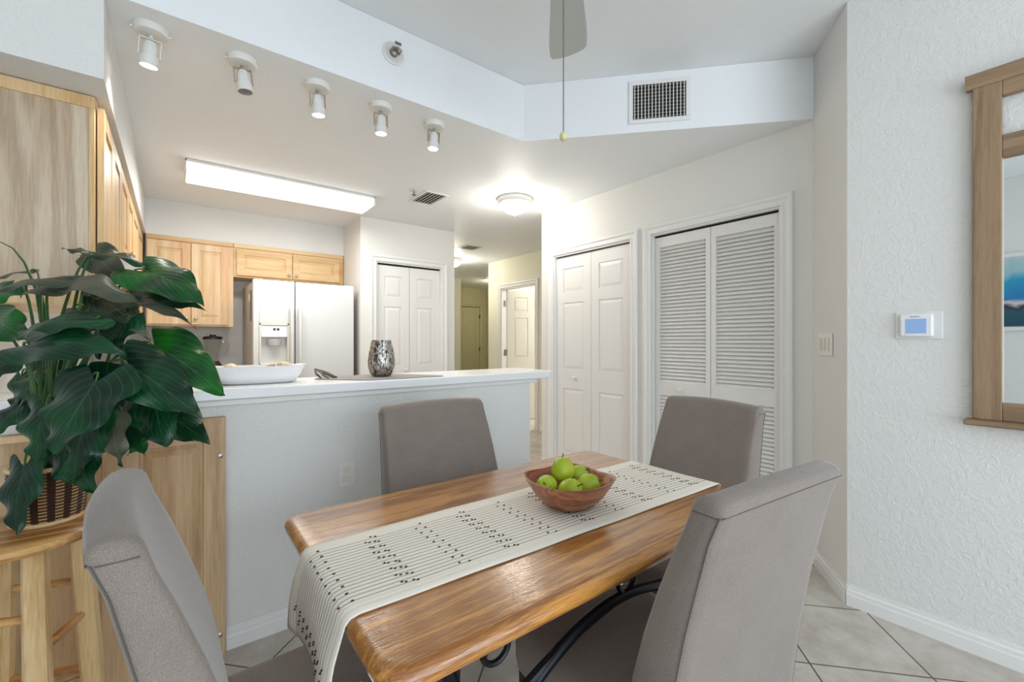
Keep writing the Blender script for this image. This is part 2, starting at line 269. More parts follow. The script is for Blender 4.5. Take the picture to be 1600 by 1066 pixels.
# ------------------------------------------------------------------ mesh helpers
class MB:
    def __init__(s): s.bm = bmesh.new()
    def box(s, x0, x1, y0, y1, z0, z1, mat=None):
        x0, x1 = sorted((x0, x1)); y0, y1 = sorted((y0, y1)); z0, z1 = sorted((z0, z1))
        v = [s.bm.verts.new(p) for p in ((x0, y0, z0), (x1, y0, z0), (x1, y1, z0), (x0, y1, z0), (x0, y0, z1), (x1, y0, z1), (x1, y1, z1), (x0, y1, z1))]
        if mat is not None:
            for q in v: q.co = mat @ q.co
        for f in ((3, 2, 1, 0), (4, 5, 6, 7), (0, 1, 5, 4), (1, 2, 6, 5), (2, 3, 7, 6), (3, 0, 4, 7)): s.bm.faces.new([v[i] for i in f])
        return s
    def prism(s, poly, z0, z1):
        a = [s.bm.verts.new((x, y, z0)) for x, y in poly]; b = [s.bm.verts.new((x, y, z1)) for x, y in poly]
        n = len(poly); s.bm.faces.new(a[::-1]); s.bm.faces.new(b)
        for i in range(n): s.bm.faces.new((a[i], a[(i + 1) % n], b[(i + 1) % n], b[i]))
        return s
    def loft(s, rings, cap=True, closed=True):
        R = [[s.bm.verts.new(p) for p in r] for r in rings]; n = len(R[0])
        for i in range(len(R) - 1):
            for j in range(n if closed else n - 1):
                s.bm.faces.new((R[i][j], R[i][(j + 1) % n], R[i + 1][(j + 1) % n], R[i + 1][j]))
        if cap: s.bm.faces.new(R[0][::-1]); s.bm.faces.new(R[-1])
        return s
    def lathe(s, prof, c=(0, 0, 0), n=32, cap=True, mat=None):
        rings = []
        for r, z in prof:
            ring = [Vector((c[0] + r * math.cos(2 * PI * k / n), c[1] + r * math.sin(2 * PI * k / n), c[2] + z)) for k in range(n)]
            if mat is not None: ring = [mat @ p for p in ring]
            rings.append(ring)
        return s.loft(rings, cap)
    def tube(s, pts, r, n=10, cap=True):
        pts = [Vector(p) for p in pts]; rr = r if isinstance(r, (list, tuple)) else [r] * len(pts)
        rings = []; up = None
        for i, p in enumerate(pts):
            d = (pts[min(i + 1, len(pts) - 1)] - pts[max(i - 1, 0)]).normalized()
            if up is None: up = Vector((0, 0, 1)) if abs(d.z) < .9 else Vector((1, 0, 0))
            a = d.cross(up).normalized(); b = a.cross(d).normalized(); up = b
            rings.append([p + rr[i] * (math.cos(2 * PI * k / n) * a + math.sin(2 * PI * k / n) * b) for k in range(n)])
        return s.loft(rings, cap)
    def ball(s, c, r, sc_=(1, 1, 1), seg=20):
        mt = Matrix.Translation(c) @ Matrix.Diagonal((r * sc_[0], r * sc_[1], r * sc_[2], 1)); bmesh.ops.create_uvsphere(s.bm, u_segments=seg, v_segments=max(8, seg // 2), radius=1, matrix=mt); return s
    def raised(s, x0, x1, z0, z1, yb, yf, b=.022, g=.0):
        """raised field: outer edge back at yb, rising to yf (front is -y) over width b"""
        o = [(x0, z0), (x1, z0), (x1, z1), (x0, z1)]; i = [(x0 + b, z0 + b), (x1 - b, z0 + b), (x1 - b, z1 - b), (x0 + b, z1 - b)]
        O = [s.bm.verts.new((x, yb, z)) for x, z in o]; I = [s.bm.verts.new((x, yf, z)) for x, z in i]
        s.bm.faces.new(I)
        for k in range(4): s.bm.faces.new((O[k], O[(k + 1) % 4], I[(k + 1) % 4], I[k]))
        return s
def build(mb, name, mat, parent=None, bevel=0, seg=2, smooth=True, loc=None, rotz=None, sub=0, angle=40):
    bmesh.ops.recalc_face_normals(mb.bm, faces=mb.bm.faces)
    me = bpy.data.meshes.new(name); mb.bm.to_mesh(me); mb.bm.free()
    o = bpy.data.objects.new(name, me); COL.objects.link(o)
    if mat is not None: me.materials.append(mat)
    if parent is not None: o.parent = parent
    if loc is not None: o.location = loc
    if rotz is not None: o.rotation_euler = (0, 0, rotz)
    if smooth:
        for p in me.polygons: p.use_smooth = True
        me.set_sharp_from_angle(angle=math.radians(angle))
    if bevel:
        md = o.modifiers.new('bevel', 'BEVEL'); md.width = bevel; md.segments = seg; md.limit_method = 'ANGLE'; md.angle_limit = math.radians(35); md.harden_normals = False
    if sub:
        md = o.modifiers.new('sub', 'SUBSURF'); md.levels = sub; md.render_levels = sub
    return o
def tag(o, label, cat, group=None, kind=None):
    if label: o['label'] = label
    if cat: o['category'] = cat
    if group: o['group'] = group
    if kind: o['kind'] = kind
    return o
def thing(name, label, cat, loc=(0, 0, 0), rotz=0, group=None, kind=None):
    o = bpy.data.objects.new(name, None); COL.objects.link(o); o.location = loc; o.rotation_euler = (0, 0, rotz); o.empty_display_size = .1
    return tag(o, label, cat, group, kind)
def struct(mb, name, mat, label=None, **kw):
    o = build(mb, name, mat, **kw); o['kind'] = 'structure'
    if label: o['label'] = label
    return o
def copy_tree(o, parent=None):
    c = o.copy(); COL.objects.link(c)
    if parent is not None: c.parent = parent
    for ch in list(o.children): copy_tree(ch, c)
    return c
def wall_seg(p0, p1, z0, z1, th):
    """vertical slab from p0 to p1, thickened to the right of the direction p0->p1 by th"""
    d = Vector((p1[0] - p0[0], p1[1] - p0[1])); n = Vector((d.y, -d.x)).normalized() * th
    return [(p0[0], p0[1]), (p1[0], p1[1]), (p1[0] + n.x, p1[1] + n.y), (p0[0] + n.x, p0[1] + n.y)]

# ------------------------------------------------------------------ the room shell
ZL = 2.49; ZH = 2.84; ZS = 2.175
struct(MB().box(-1.7, 7.2, -3.2, 9.0, -.12, 0), 'floor', M['tile'], 'beige stone-look tile floor laid on the diagonal')
low = [(-.56, 2.13), (1.73, 2.13), (2.86, .905), (4.0, .905), (7.2, .905), (7.2, 9.0), (-.56, 9.0)]
struct(MB().prism(low, ZL, ZH), 'ceiling', M['ceil'], 'lower kitchen and hall ceiling with dropped beam face')
struct(MB().box(-1.7, 7.2, -3.2, 9.0, ZH + .001, ZH + .12), 'ceiling_upper', M['ceil'], 'raised dining ceiling')
struct(MB().box(-.555, -.2, 2.13, 5.27, ZS, ZL - .001), 'trim_1', M['wall'], 'left kitchen soffit above the cabinets')
struct(MB().box(-.2, 1.474, 4.95, 5.27, ZS, ZL - .001), 'trim_2', M['wall'], 'back kitchen soffit above the cabinets')
struct(MB().prism(wall_seg((2.515, .675), (2.545, -3.2), 0, 0, -.13), 0, ZH), 'wall_right', M['wall'], 'textured white wall with thermostat and mirror')
struct(MB().prism([(2.515, .675), (2.85, .92), (2.99, .92), (2.99, .80), (2.66, .56), (2.63, .56)], 0, ZH), 'wall_right_jog', M['wall_smooth'], 'short angled wall holding the light switches')
# closet wall with two openings
CY = (3.068, 2.178, 1.990, 1.094); XC = 2.865
cw = MB(); HD = 2.05
cw.box(XC, XC + .12, CY[0], 3.243, 0, ZL).box(XC, XC + .12, CY[2], CY[1], 0, ZL).box(XC, XC + .12, .90, CY[3], 0, ZL)
cw.box(XC, XC + .12, CY[1], CY[0], HD, ZL).box(XC, XC + .12, CY[3], CY[2], HD, ZL)
struct(cw, 'wall_closet', M['wall_smooth'], 'long white wall with the two closet doorways')
struct(MB().box(3.62, 3.70, .8, 3.24, 0, ZL), 'wall_closet_back', M['wall_smooth'])
struct(MB().box(2.99, 3.62, .80, .88, 0, ZL), 'wall_closet_side', M['wall_smooth'])
struct(MB().box(2.985, 3.62, 2.05, 2.12, 0, ZL), 'wall_closet_divider', M['wall_smooth'])
struct(MB().box(XC + .12, 4.0, 3.163, 3.243, 0, ZL), 'wall_closet_end', M['wall_smooth'])
# peninsula half wall, kitchen walls
struct(MB().box(-.56, 1.757, 2.10, 2.24, 0, 1.004), 'wall_peninsula', M['wall'], 'white half wall under the breakfast bar')
struct(MB().box(-1.7, -.56, 2.13, 2.25, 0, ZH), 'wall_front_left', M['wall'])
struct(MB().box(-.66, -.56, 2.25, 5.4, 0, ZL), 'wall_kitchen_left', M['wall_smooth'])
struct(MB().box(-.56, 1.474, 5.28, 5.4, 0, ZL), 'wall_kitchen_back', M['wall_smooth'])
pw = MB(); PD = (1.635, 2.385)
pw.box(1.474, PD[0], 4.40, 4.50, 0, ZL).box(PD[1], 2.55, 4.40, 4.50, 0, ZL).box(PD[0], PD[1], 4.40, 4.50, 2.065, ZL)
struct(pw, 'wall_pantry', M['wall_smooth'], 'pantry front wall beside the refrigerator')
struct(MB().box(1.474, 1.56, 4.50, 5.28, 0, ZL), 'wall_pantry_left', M['wall_smooth'])
struct(MB().box(2.45, 2.55, 4.50, 7.6, 0, ZL), 'wall_pantry_right', M['wall_smooth'])
struct(MB().box(1.56, 2.45, 5.20, 5.28, 0, ZL), 'wall_pantry_back', M['wall_smooth'])
# hall
HDY = (4.66, 5.47)
hw = MB(); hw.box(4.0, 4.12, 3.163, HDY[0], 0, ZL).box(4.0, 4.12, HDY[1], 5.82, 0, ZL).box(4.0, 4.12, HDY[0], HDY[1], 2.05, ZL)
struct(hw, 'wall_hall_right', M['cream'], 'cream hallway wall with open bedroom doorway')
struct(MB().box(4.12, 7.1, 5.70, 5.82, 0, ZL), 'wall_hall_far_right', M['cream'])
struct(MB().box(2.45, 4.55, 7.6, 7.72, 0, ZL), 'wall_hall_end', M['cream'])
struct(MB().box(4.43, 4.55, 7.72, 8.75, 0, ZL), 'wall_alcove_left', M['olive'])
struct(MB().box(4.43, 7.1, 8.75, 8.87, 0, ZL), 'wall_alcove_back', M['olive'], 'khaki wall at the end of the hall')
struct(MB().box(5.95, 6.05, 5.82, 8.75, 0, ZL), 'wall_alcove_right', M['olive'])
struct(MB().box(7.1, 7.2, 2.9, 8.87, 0, ZL), 'wall_bedroom_far', M['cream'])
struct(MB().box(4.12, 7.1, 3.0, 3.1, 0, ZL), 'wall_bedroom_near', M['cream'])
# dining side walls and the daylight openings behind the camera
lw = MB(); lw.box(-1.6, -1.5, -.7, 2.13, 0, ZH).box(-1.6, -1.5, -3.1, -2.3, 0, ZH).box(-1.6, -1.5, -2.3, -.7, 0, .7).box(-1.6, -1.5, -2.3, -.7, 2.2, ZH)
struct(lw, 'wall_left', M['wall'])
bw = MB(); bw.box(-1.6, -1.15, -3.1, -3.0, 0, ZH).box(2.25, 2.68, -3.1, -3.0, 0, ZH).box(-1.15, 2.25, -3.1, -3.0, 2.4, ZH)
struct(bw, 'wall_back', M['wall'])
wf = MB()
for x in (-1.15, -.02, 1.10, 2.21): wf.box(x, x + .04, -3.08, -3.02, 0, 2.4)
wf.box(-1.15, 2.25, -3.08, -3.02, 2.36, 2.40).box(-1.15, 2.25, -3.08, -3.02, 0, .03)
struct(wf, 'window_1', M['trim'])
wf = MB(); wf.box(-1.58, -1.52, -2.3, -.7, .7, .74).box(-1.58, -1.52, -2.3, -.7, 2.16, 2.2).box(-1.58, -1.52, -2.3, -2.26, .7, 2.2).box(-1.58, -1.52, -.74, -.7, .7, 2.2).box(-1.58, -1.52, -1.52, -1.48, .7, 2.2)
struct(wf, 'window_2', M['trim'])

# baseboards
def baseboard(name, p0, p1, side=1, h=.09, t=.014):
    d = Vector((p1[0] - p0[0], p1[1] - p0[1])); Ln = d.length; a = math.atan2(d.y, d.x); s = side
    mb = MB(); prof = [(0, 0), (s * t, 0), (s * t, h * .55), (s * t * .8, h * .62), (s * t * .75, h * .78), (s * t * .4, h * .86), (s * t * .35, h), (0, h)]
    mb.loft([[Vector((0, y, z)) for y, z in prof], [Vector((Ln, y, z)) for y, z in prof]])
    mt = Matrix.Translation((p0[0], p0[1], 0)) @ Matrix.Rotation(a, 4, 'Z')
    for v in mb.bm.verts: v.co = mt @ v.co
    return struct(mb, name, M['trim'], smooth=False)
baseboard('baseboard_right', (2.515, .675), (2.545, -3.0), -1)
baseboard('baseboard_jog', (2.85, .92), (2.515, .675), -1)
baseboard('baseboard_peninsula', (.163, 2.10), (1.757, 2.10), -1)
baseboard('baseboard_peninsula_end', (1.757, 2.10), (1.757, 2.24), -1)
baseboard('baseboard_closet', (XC, 3.243), (XC, 3.14), -1)
baseboard('baseboard_closet_near', (XC, 1.03), (XC, .915), -1)
baseboard('baseboard_hall', (4.0, 4.58), (4.0, 3.25), -1)
baseboard('baseboard_left', (-1.5, -.7), (-1.5, 2.13), -1)

# door casings: local frame X along wall, -Y out of the wall
def casing(name, w_, h, cw_=.068, t=.018, mat='trim', jamb=.12):
    mb = MB()
    prof = [(0, 0), (0, -.010), (.006, -.014), (.014, -.014), (.018, -.009), (.036, -.010), (.042, -.016), (.050, -.019), (cw_ - .004, -.019), (cw_, -.014), (cw_, 0)]
    path = [lambda o, y: (-o, y, 0), lambda o, y: (-o, y, h + o), lambda o, y: (w_ + o, y, h + o), lambda o, y: (w_ + o, y, 0)]
    mb.loft([[Vector(f(o, y - .001)) for o, y in prof] for f in path])
    mb.box(-.0005, .012, .0, jamb, 0, h).box(w_ - .012, w_ + .0005, .0, jamb, 0, h).box(.012, w_ - .012, .0, jamb, h - .012, h + .0005)
    return mb
def six_leaf(w_, h, th=.035, cols=1, z0=.012):
    """door leaf with raised panels, local x 0..w, front at y=0 (faces -y)"""
    mb = MB(); st = .085 if cols == 1 else .11; mid = .10
    xs = [(st, w_ - st)] if cols == 1 else [(st, w_ / 2 - mid / 2), (w_ / 2 + mid / 2, w_ - st)]
    rows = [(.20, .80), (.98, 1.60), (1.70, 1.92)]
    rows = [(a * h / 2.03, b * h / 2.03) for a, b in rows]
    rec = .007
    mb.box(0, w_, rec, th - rec, z0, h)
    for yf, yb in ((0, rec), (th, th - rec)):
        ya, yc = min(yf, yb), max(yf, yb)
        mb.box(0, st, ya, yc, z0, h).box(w_ - st, w_, ya, yc, z0, h)
        if cols == 2: mb.box(w_ / 2 - mid / 2, w_ / 2 + mid / 2, ya, yc, z0, h)
        zz = [z0] + [v for r in rows for v in r] + [h]
        for k in range(0, len(zz), 2):
            for x0, x1 in xs: mb.box(x0, x1, ya, yc, zz[k], zz[k + 1])
        for x0, x1 in xs:
            for a, b in rows: mb.raised(x0 + .008, x1 - .008, a + .008, b - .008, yb, yf + (.0015 if yf == 0 else -.0015), .026)
    return mb
def louver_leaf(w_, h, th=.03, z0=.015):
    mb = MB(); st = .034
    mb.box(0, st, 0, th, z0, h).box(w_ - st, w_, 0, th, z0, h)
    mb.box(st, w_ - st, 0, th, h - .075, h).box(st, w_ - st, 0, th, .835, .935).box(st, w_ - st, 0, th, z0, .14)
    for za, zb in ((.14, .835), (.935, h - .075)):
        n = int((zb - za) / .0265)
        for k in range(n):
            z = za + (k + .5) * (zb - za) / n
            mt = Matrix.Translation((0, th / 2, z)) @ Matrix.Rotation(math.radians(53), 4, 'X')
            mb.box(st - .002, w_ - st + .002, -.0168, .0168, -.003, .003, mt)
    return mb
def knob(parent, x, y, z, mat='trim', r=.016):
    mb = MB(); mt = Matrix.Translation((x, y, z)) @ Matrix.Rotation(PI / 2, 4, 'X')
    mb.lathe([(r * .45, 0), (r * .4, r * .7), (r * .7, r * .9), (r, r * 1.4), (r * .95, r * 1.9), (r * .6, r * 2.2), (.001, r * 2.3)], n=20, mat=mt)
    return build(mb, 'knob', M[mat], parent)
def header_track(parent, w_, h):
    build(MB().box(.012, w_ - .012, .02, .05, h - .022, h - .012), 'track', M['dark'], parent)

# pantry bifold (door_1)
d = thing('door_1', 'white two-leaf panel bifold pantry door beside the refrigerator', 'door', (PD[0], 4.40, 0), 0, kind='structure')
pwid = PD[1] - PD[0]
build(casing('c', pwid, 2.06), 'casing', M['trim'], d, smooth=False)
build(MB().box(.012, pwid - .012, .03, .05, 2.035, 2.06), 'track', M['dark'], d)
lw_ = (pwid - .03) / 2
for k in range(2): build(six_leaf(lw_, 2.03), 'door_leaf', M['door'], d, loc=(.013 + k * (lw_ + .004), .03, 0), smooth=False)
knob(d, .013 + lw_ - .045, .03, .93)
# closet bifold (door_2); local X runs towards -Y of the world
def closet(name, y0, y1, label):
    return thing(name, label, 'door', (XC, y0, 0), -PI / 2, kind='structure'), y0 - y1
d, wd = closet('door_2', CY[0], CY[1], 'white two-leaf panel bifold closet door left of the louvered one')
build(casing('c', wd, 2.045), 'casing', M['trim'], d, smooth=False)
build(MB().box(.012, wd - .012, .03, .05, 2.025, 2.034), 'track', M['dark'], d)
lw_ = (wd - .03) / 2
for k in range(2): build(six_leaf(lw_, 2.024), 'door_leaf', M['door'], d, loc=(.013 + k * (lw_ + .004), .03, 0), smooth=False)
knob(d, .25, .03, .905)
d, wd = closet('door_3', CY[2], CY[3], 'white louvered bifold closet door behind the dining chair')
build(casing('c', wd, 2.045), 'casing', M['trim'], d, smooth=False)
build(MB().box(.012, wd - .012, .03, .06, 2.02, 2.034), 'track', M['dark'], d)
lw_ = (wd - .034) / 2
for k in range(2): build(louver_leaf(lw_, 2.018), 'door_leaf', M['door'], d, loc=(.015 + k * (lw_ + .004), .03, 0), smooth=False)
knob(d, .222, .03, .885)
# bedroom door, open (door_4)
d = thing('door_4', 'white six-panel bedroom door standing open in the cream hallway', 'door', (4.0, HDY[1], 0), -PI / 2, kind='structure')
wd = HDY[1] - HDY[0]
build(casing('c', wd, 2.045), 'casing', M['trim'], d, smooth=False)
lf = build(six_leaf(wd - .03, 2.03, cols=2), 'door_leaf', M['door'], d, loc=(.02, .10, 0), smooth=False); lf.rotation_euler = (0, 0, math.radians(70))
for z in (.25, 1.062, 1.823): build(MB().box(-.008, .012, .05, .10, z - .045, z + .045), 'hinge', M['hinge'], d, loc=(.012, 0, 0))
mbk = MB(); mbk.lathe([(.012, 0), (.012, .03), (.028, .04), (.028, .06), (.001, .07)], n=16, mat=Matrix.Translation((wd - .10, 0, .95)) @ Matrix.Rotation(PI / 2, 4, 'X')); build(mbk, 'door_knob', M['nickel'], lf)
# far door (door_5)
d = thing('door_5', 'closed panel door on the khaki wall at the end of the hall', 'door', (4.98, 8.75, 0), 0, kind='structure')
build(casing('c', .78, 2.045), 'casing', M['olive'], d, smooth=False)
build(six_leaf(.76, 2.03, cols=2), 'door_leaf', M['olive'], d, loc=(.01, -.012, 0), smooth=False)
for z in (1.05, 1.82): build(MB().box(.755, .785, -.03, -.012, z - .045, z + .045), 'hinge', M['hinge'], d)

# ------------------------------------------------------------------ breakfast bar
bt = thing('breakfast_bar_top', 'long white laminate bar top on the half wall', 'countertop', (0, 0, 1.005))
poly = [(-.55, 2.062), (1.88, 2.062), (1.915, 2.07), (1.935, 2.10), (1.935, 2.42), (1.92, 2.455), (1.88, 2.465), (-.55, 2.465)]
build(MB().prism(poly, 0, .045), 'slab', M['lam'], bt, bevel=.006)
build(MB().box(-.55, 1.80, 2.085, 2.101, -.024, -.001), 'moulding', M['trim'], bt, bevel=.003)
build(MB().prism([(1.757, 2.12), (1.84, 2.12), (1.84, 2.22), (1.757, 2.22)], -.03, -.001), 'bracket', M['trim'], bt)
# wood panelling under the bar at left
pn = thing('cabinet_back_panel', 'maple raised-panel cabinet back screwed to the half wall behind the stool', 'cabinet')
mb = MB(); mb.box(-.55, .161, 2.078, 2.099, .0, .94)
for a, b in ((-.55, -.47), (-.20, -.10), (.088, .161)): mb.box(a, b, 2.066, 2.078, .0, .94)
for a, b in ((-.47, -.20), (-.10, .088)):
    mb.box(a, b, 2.066, 2.078, .845, .94).box(a, b, 2.066, 2.078, 0, .10)
build(mb, 'frame', M['cabp'], pn, bevel=.003, smooth=False)
for a, b in ((-.47, -.20), (-.10, .088)):
    m2 = MB(); m2.raised(a + .010, b - .010, .110, .835, 2.0775, 2.066, .024); build(m2, 'raised_panel', M['cabp'], pn, smooth=False)
build(MB().box(-.55, .0, 2.052, 2.066, .915, .94), 'top_moulding', M['cabwarm'], pn, bevel=.004)
for z in (.788, .085):
    m2 = MB(); m2.lathe([(.009, 0), (.009, .003), (.004, .005), (.001, .005)], n=16, mat=Matrix.Translation((.142, 2.066, z)) @ Matrix.Rotation(PI / 2, 4, 'X')); build(m2, 'screw', M['nickel'], pn)

# ------------------------------------------------------------------ kitchen cabinets
def cab_door(mb_mat, parent, w_, h, th=.02, name='door', knob_at=None, loc=(0, 0, 0), horiz=False, fr=.06):
    mb = MB(); rec = .010
    mb.box(0, w_, rec, th, 0, h)
    mb.box(0, fr, 0, rec, 0, h).box(w_ - fr, w_, 0, rec, 0, h).box(fr, w_ - fr, 0, rec, 0, fr).box(fr, w_ - fr, 0, rec, h - fr, h)
    mb.raised(fr + .010, w_ - fr - .010, fr + .010, h - fr - .010, rec - .0002, .002, .022)
    dr = build(mb, name, mb_mat, parent, loc=loc, smooth=False)
    if knob_at:
        k = knob(dr, knob_at[0], 0, knob_at[1], 'nickel', .014)
    return dr
# back wall: tall pair left of the refrigerator
c = thing('wall_cabinet', 'maple two-door wall cabinet above the blender, left of the refrigerator', 'cabinet', (-.20, 4.95, 1.375))
build(MB().box(0, .645, .0, .325, 0, .80), 'body', M['cab'], c, smooth=False)
build(MB().box(0, .645, -.012, 0, .76, .80), 'crown', M['cabh'], c, bevel=.004)
cab_door(M['cab'], c, .305, .735, loc=(.01, -.021, .018), knob_at=(.275, .05))
cab_door(M['cab'], c, .285, .735, loc=(.322, -.021, .018), knob_at=(.03, .05))
c = thing('wall_cabinet', 'short maple two-door cabinet directly above the refrigerator', 'cabinet', (.447, 4.95, 1.855))
build(MB().box(0, 1.02, .0, .325, 0, .32), 'body', M['cabh'], c, smooth=False)
build(MB().box(0, 1.02, -.012, 0, .28, .32), 'crown', M['cabh'], c, bevel=.004)
cab_door(M['cabh'], c, .48, .25, loc=(.025, -.021, .018), knob_at=(.45, .035), fr=.055)
cab_door(M['cabh'], c, .46, .25, loc=(.515, -.021, .018), knob_at=(.03, .035), fr=.055)
# left wall cabinets; local X -> world +Y?  doors face +X: rotz = +90deg maps local -y to world +x
def left_cab(y0, y1, z0, z1, label, nd, end=False, kz=.05):
    c = thing('wall_cabinet', label, 'cabinet', (-.241, y0, z0), PI / 2)
    w_ = y1 - y0; h = z1 - z0
    build(MB().box(0, w_ - .002, .0, .31, 0, h), 'body', M['cabwarm'], c, smooth=False)
    if end:
        # plain veneer end panel with solid edging, facing the dining room
        build(MB().box(-.006, 0, .018, .31, .055, h - .045), 'end_panel', M['cabend'], c, smooth=False)
        m2 = MB(); m2.box(-.012, 0, 0, .018, .055, h - .045).box(-.012, 0, 0, .31, h - .045, h).box(-.012, 0, 0, .31, 0, .055)
        build(m2, 'edging', M['cabwarm'], c, bevel=.002)
    dw = (w_ - .02 - .006 * (nd - 1)) / nd
    for k in range(nd):
        kx = dw - .03 if k % 2 == 0 else .03
        cab_door(M['cabwarm'], c, dw, h - .05, loc=(.01 + k * (dw + .006), -.024, .02), knob_at=(kx, kz))
    return c
left_cab(2.31, 3.02, 1.375, ZS - .003, 'tall maple wall cabinet with wide bare end panel above the plant', 2, True)
left_cab(3.022, 3.85, 1.68, ZS - .003, 'short maple cabinet above the range hood on the left wall', 2)
left_cab(3.852, 4.92, 1.375, ZS - .003, 'maple wall cabinet in the far left kitchen corner', 2)
hd = thing('range_hood', 'white range hood under the short left cabinet', 'range hood', (-.56, 3.03, 1.56))
build(MB().box(0.002, .40, 0, .80, 0, .118), 'hood_body', M['applw'], hd, bevel=.01)
build(MB().box(.05, .35, .05, .75, -.004, 0), 'filter', M['pewter'], hd)
# base cabinets and counters
bc = thing('base_cabinet', 'maple base cabinets along the back and left kitchen walls', 'cabinet')
build(MB().prism([(-.555, 2.9), (.02, 2.9), (.02, 4.68), (.50, 4.68), (.50, 5.275), (-.555, 5.275)], .10, .868), 'body', M['cab'], bc, smooth=False)
build(MB().prism([(-.555, 2.95), (-.05, 2.95), (-.05, 4.74), (.50, 4.74), (.50, 5.275), (-.555, 5.275)], 0, .10), 'toe_kick', M['dark'], bc, smooth=False)
for k in range(4): cab_door(M['cab'], bc, .42, .70, loc=(.02, 2.92 + k * .44, .13), knob_at=(.39, .64)).rotation_euler = (0, 0, PI / 2)
ct = tag(build(MB().prism([(-.555, 2.88), (.045, 2.88), (.045, 4.655), (.515, 4.655), (.515, 5.277), (-.555, 5.277)], .87, .91), 'kitchen_countertop', M['lam'], bevel=.006), 'white kitchen countertop in the corner below the wall cabinets', 'countertop')
# bread box
bb = thing('bread_box', 'wooden bread box on the back counter behind the plant', 'bread box', (-.16, 5.08, .912))
build(MB().box(-.20, .18, -.14, .14, 0, .27), 'box', M['black'], bb, bevel=.01)
build(MB().box(-.21, .19, -.15, .15, .27, .315), 'lid', M['cabp'], bb, bevel=.008)
# blender
bl = thing('blender', 'glass jar blender with black lid on the back counter', 'blender', (.285, 5.0, .912))
build(MB().lathe([(.085, 0), (.088, .02), (.075, .10), (.055, .13), (.052, .14)], n=24), 'base', M['brown_base'], bl)
mb = MB(); mb.lathe([(.045, .14), (.05, .16), (.072, .33), (.076, .345), (.072, .345), (.068, .33), (.046, .165), (.001, .16)], n=32); build(mb, 'jar', M['glass'], bl)
mb = MB(); mb.tube([(.068, 0, .32), (.105, 0, .325), (.125, 0, .29), (.115, 0, .23), (.085, 0, .19), (.055, 0, .185)], .008, 8); build(mb, 'handle', M['glass'], bl)
mb = MB(); mb.lathe([(.079, .345), (.079, .365), (.06, .372), (.025, .374), (.025, .388), (.001, .389)], n=24); build(mb, 'lid', M['black'], bl)

# ------------------------------------------------------------------ refrigerator
FX, FY = .545, 4.42
fr = thing('refrigerator', 'white side-by-side refrigerator with water dispenser beside the pantry', 'refrigerator', (FX, FY, 0))
FWD = .872; FH = 1.785
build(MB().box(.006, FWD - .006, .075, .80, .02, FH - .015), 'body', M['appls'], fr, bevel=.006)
SP = .335
build(MB().box(SP - .012, SP + .012, .060, .0745, .08, FH - .004), 'split_shade_strip', M['dark'], fr)  # dark strip added behind the door split, its colour standing in for shade
m2 = MB()
dx0, dx1, dz0, dz1 = .045, .285, 1.02, 1.40
m2.box(0, SP - .0125, .05, .072, .08, FH).box(0, dx0, 0, .05, .08, FH).box(dx1, SP - .004, 0, .05, .08, FH).box(dx0, dx1, 0, .05, .08, dz0).box(dx0, dx1, 0, .05, dz1, FH)
build(m2, 'freezer_door', M['applw'], fr, bevel=.004)
build(MB().box(SP + .005, FWD, 0, .058, .08, FH), 'fridge_door', M['applw'], fr, bevel=.012, seg=3)
dp = build(MB().box(dx0, dx0 + .016, -.006, .048, dz0, dz1).box(dx1 - .016, dx1, -.006, .048, dz0, dz1).box(dx0, dx1, -.006, .048, dz1 - .02, dz1).box(dx0, dx1, -.006, .048, dz0, dz0 + .02), 'dispenser', M['creamp'], fr, bevel=.003)
build(MB().box(dx0 + .016, dx1 - .016, .0, .047, dz1 - .125, dz1 - .02), 'control_panel', M['ceramic'], dp, bevel=.003)
build(MB().box(.155, .175, -.002, .001, dz1 - .065, dz1 - .045).box(.185, .205, -.002, .001, dz1 - .065, dz1 - .045), 'button', M['black'], dp)
mb = MB(); mb.lathe([(.05, 0), (.055, .05), (.03, .055)], c=(.165, .03, dz1 - .20), n=20); build(mb, 'spout', M['appls'], dp)
for x in (SP - .035, SP + .035):
    mb = MB(); mb.tube([(x, -.004, 1.54), (x, -.03, 1.53), (x, -.045, 1.45), (x, -.048, 1.1), (x, -.045, .72), (x, -.03, .64), (x, -.004, .63)], .013, 12)
    build(mb, 'handle', M['applw'], fr)
build(MB().box(.02, .08, .03, .12, FH - .012, FH + .006), 'hinge_cover', M['appls'], fr, bevel=.003)
build(MB().box(FWD - .08, FWD - .02, .03, .12, FH - .012, FH + .006), 'hinge_cover', M['appls'], fr, bevel=.003)
build(MB().box(0, FWD, .03, .07, 0, .078), 'kick_grille', M['appls'], fr)
hk = thing('hanging_clip', 'small clip with a dark cord on the refrigerator side', 'clip', (FX, 4.60, 1.60))
build(MB().box(-.012, .005, -.02, .02, 0, .06), 'clip', M['lampw'], hk, bevel=.003)
build(MB().box(-.008, .004, -.035, -.025, -.18, .1), 'cord', M['chain'], hk)

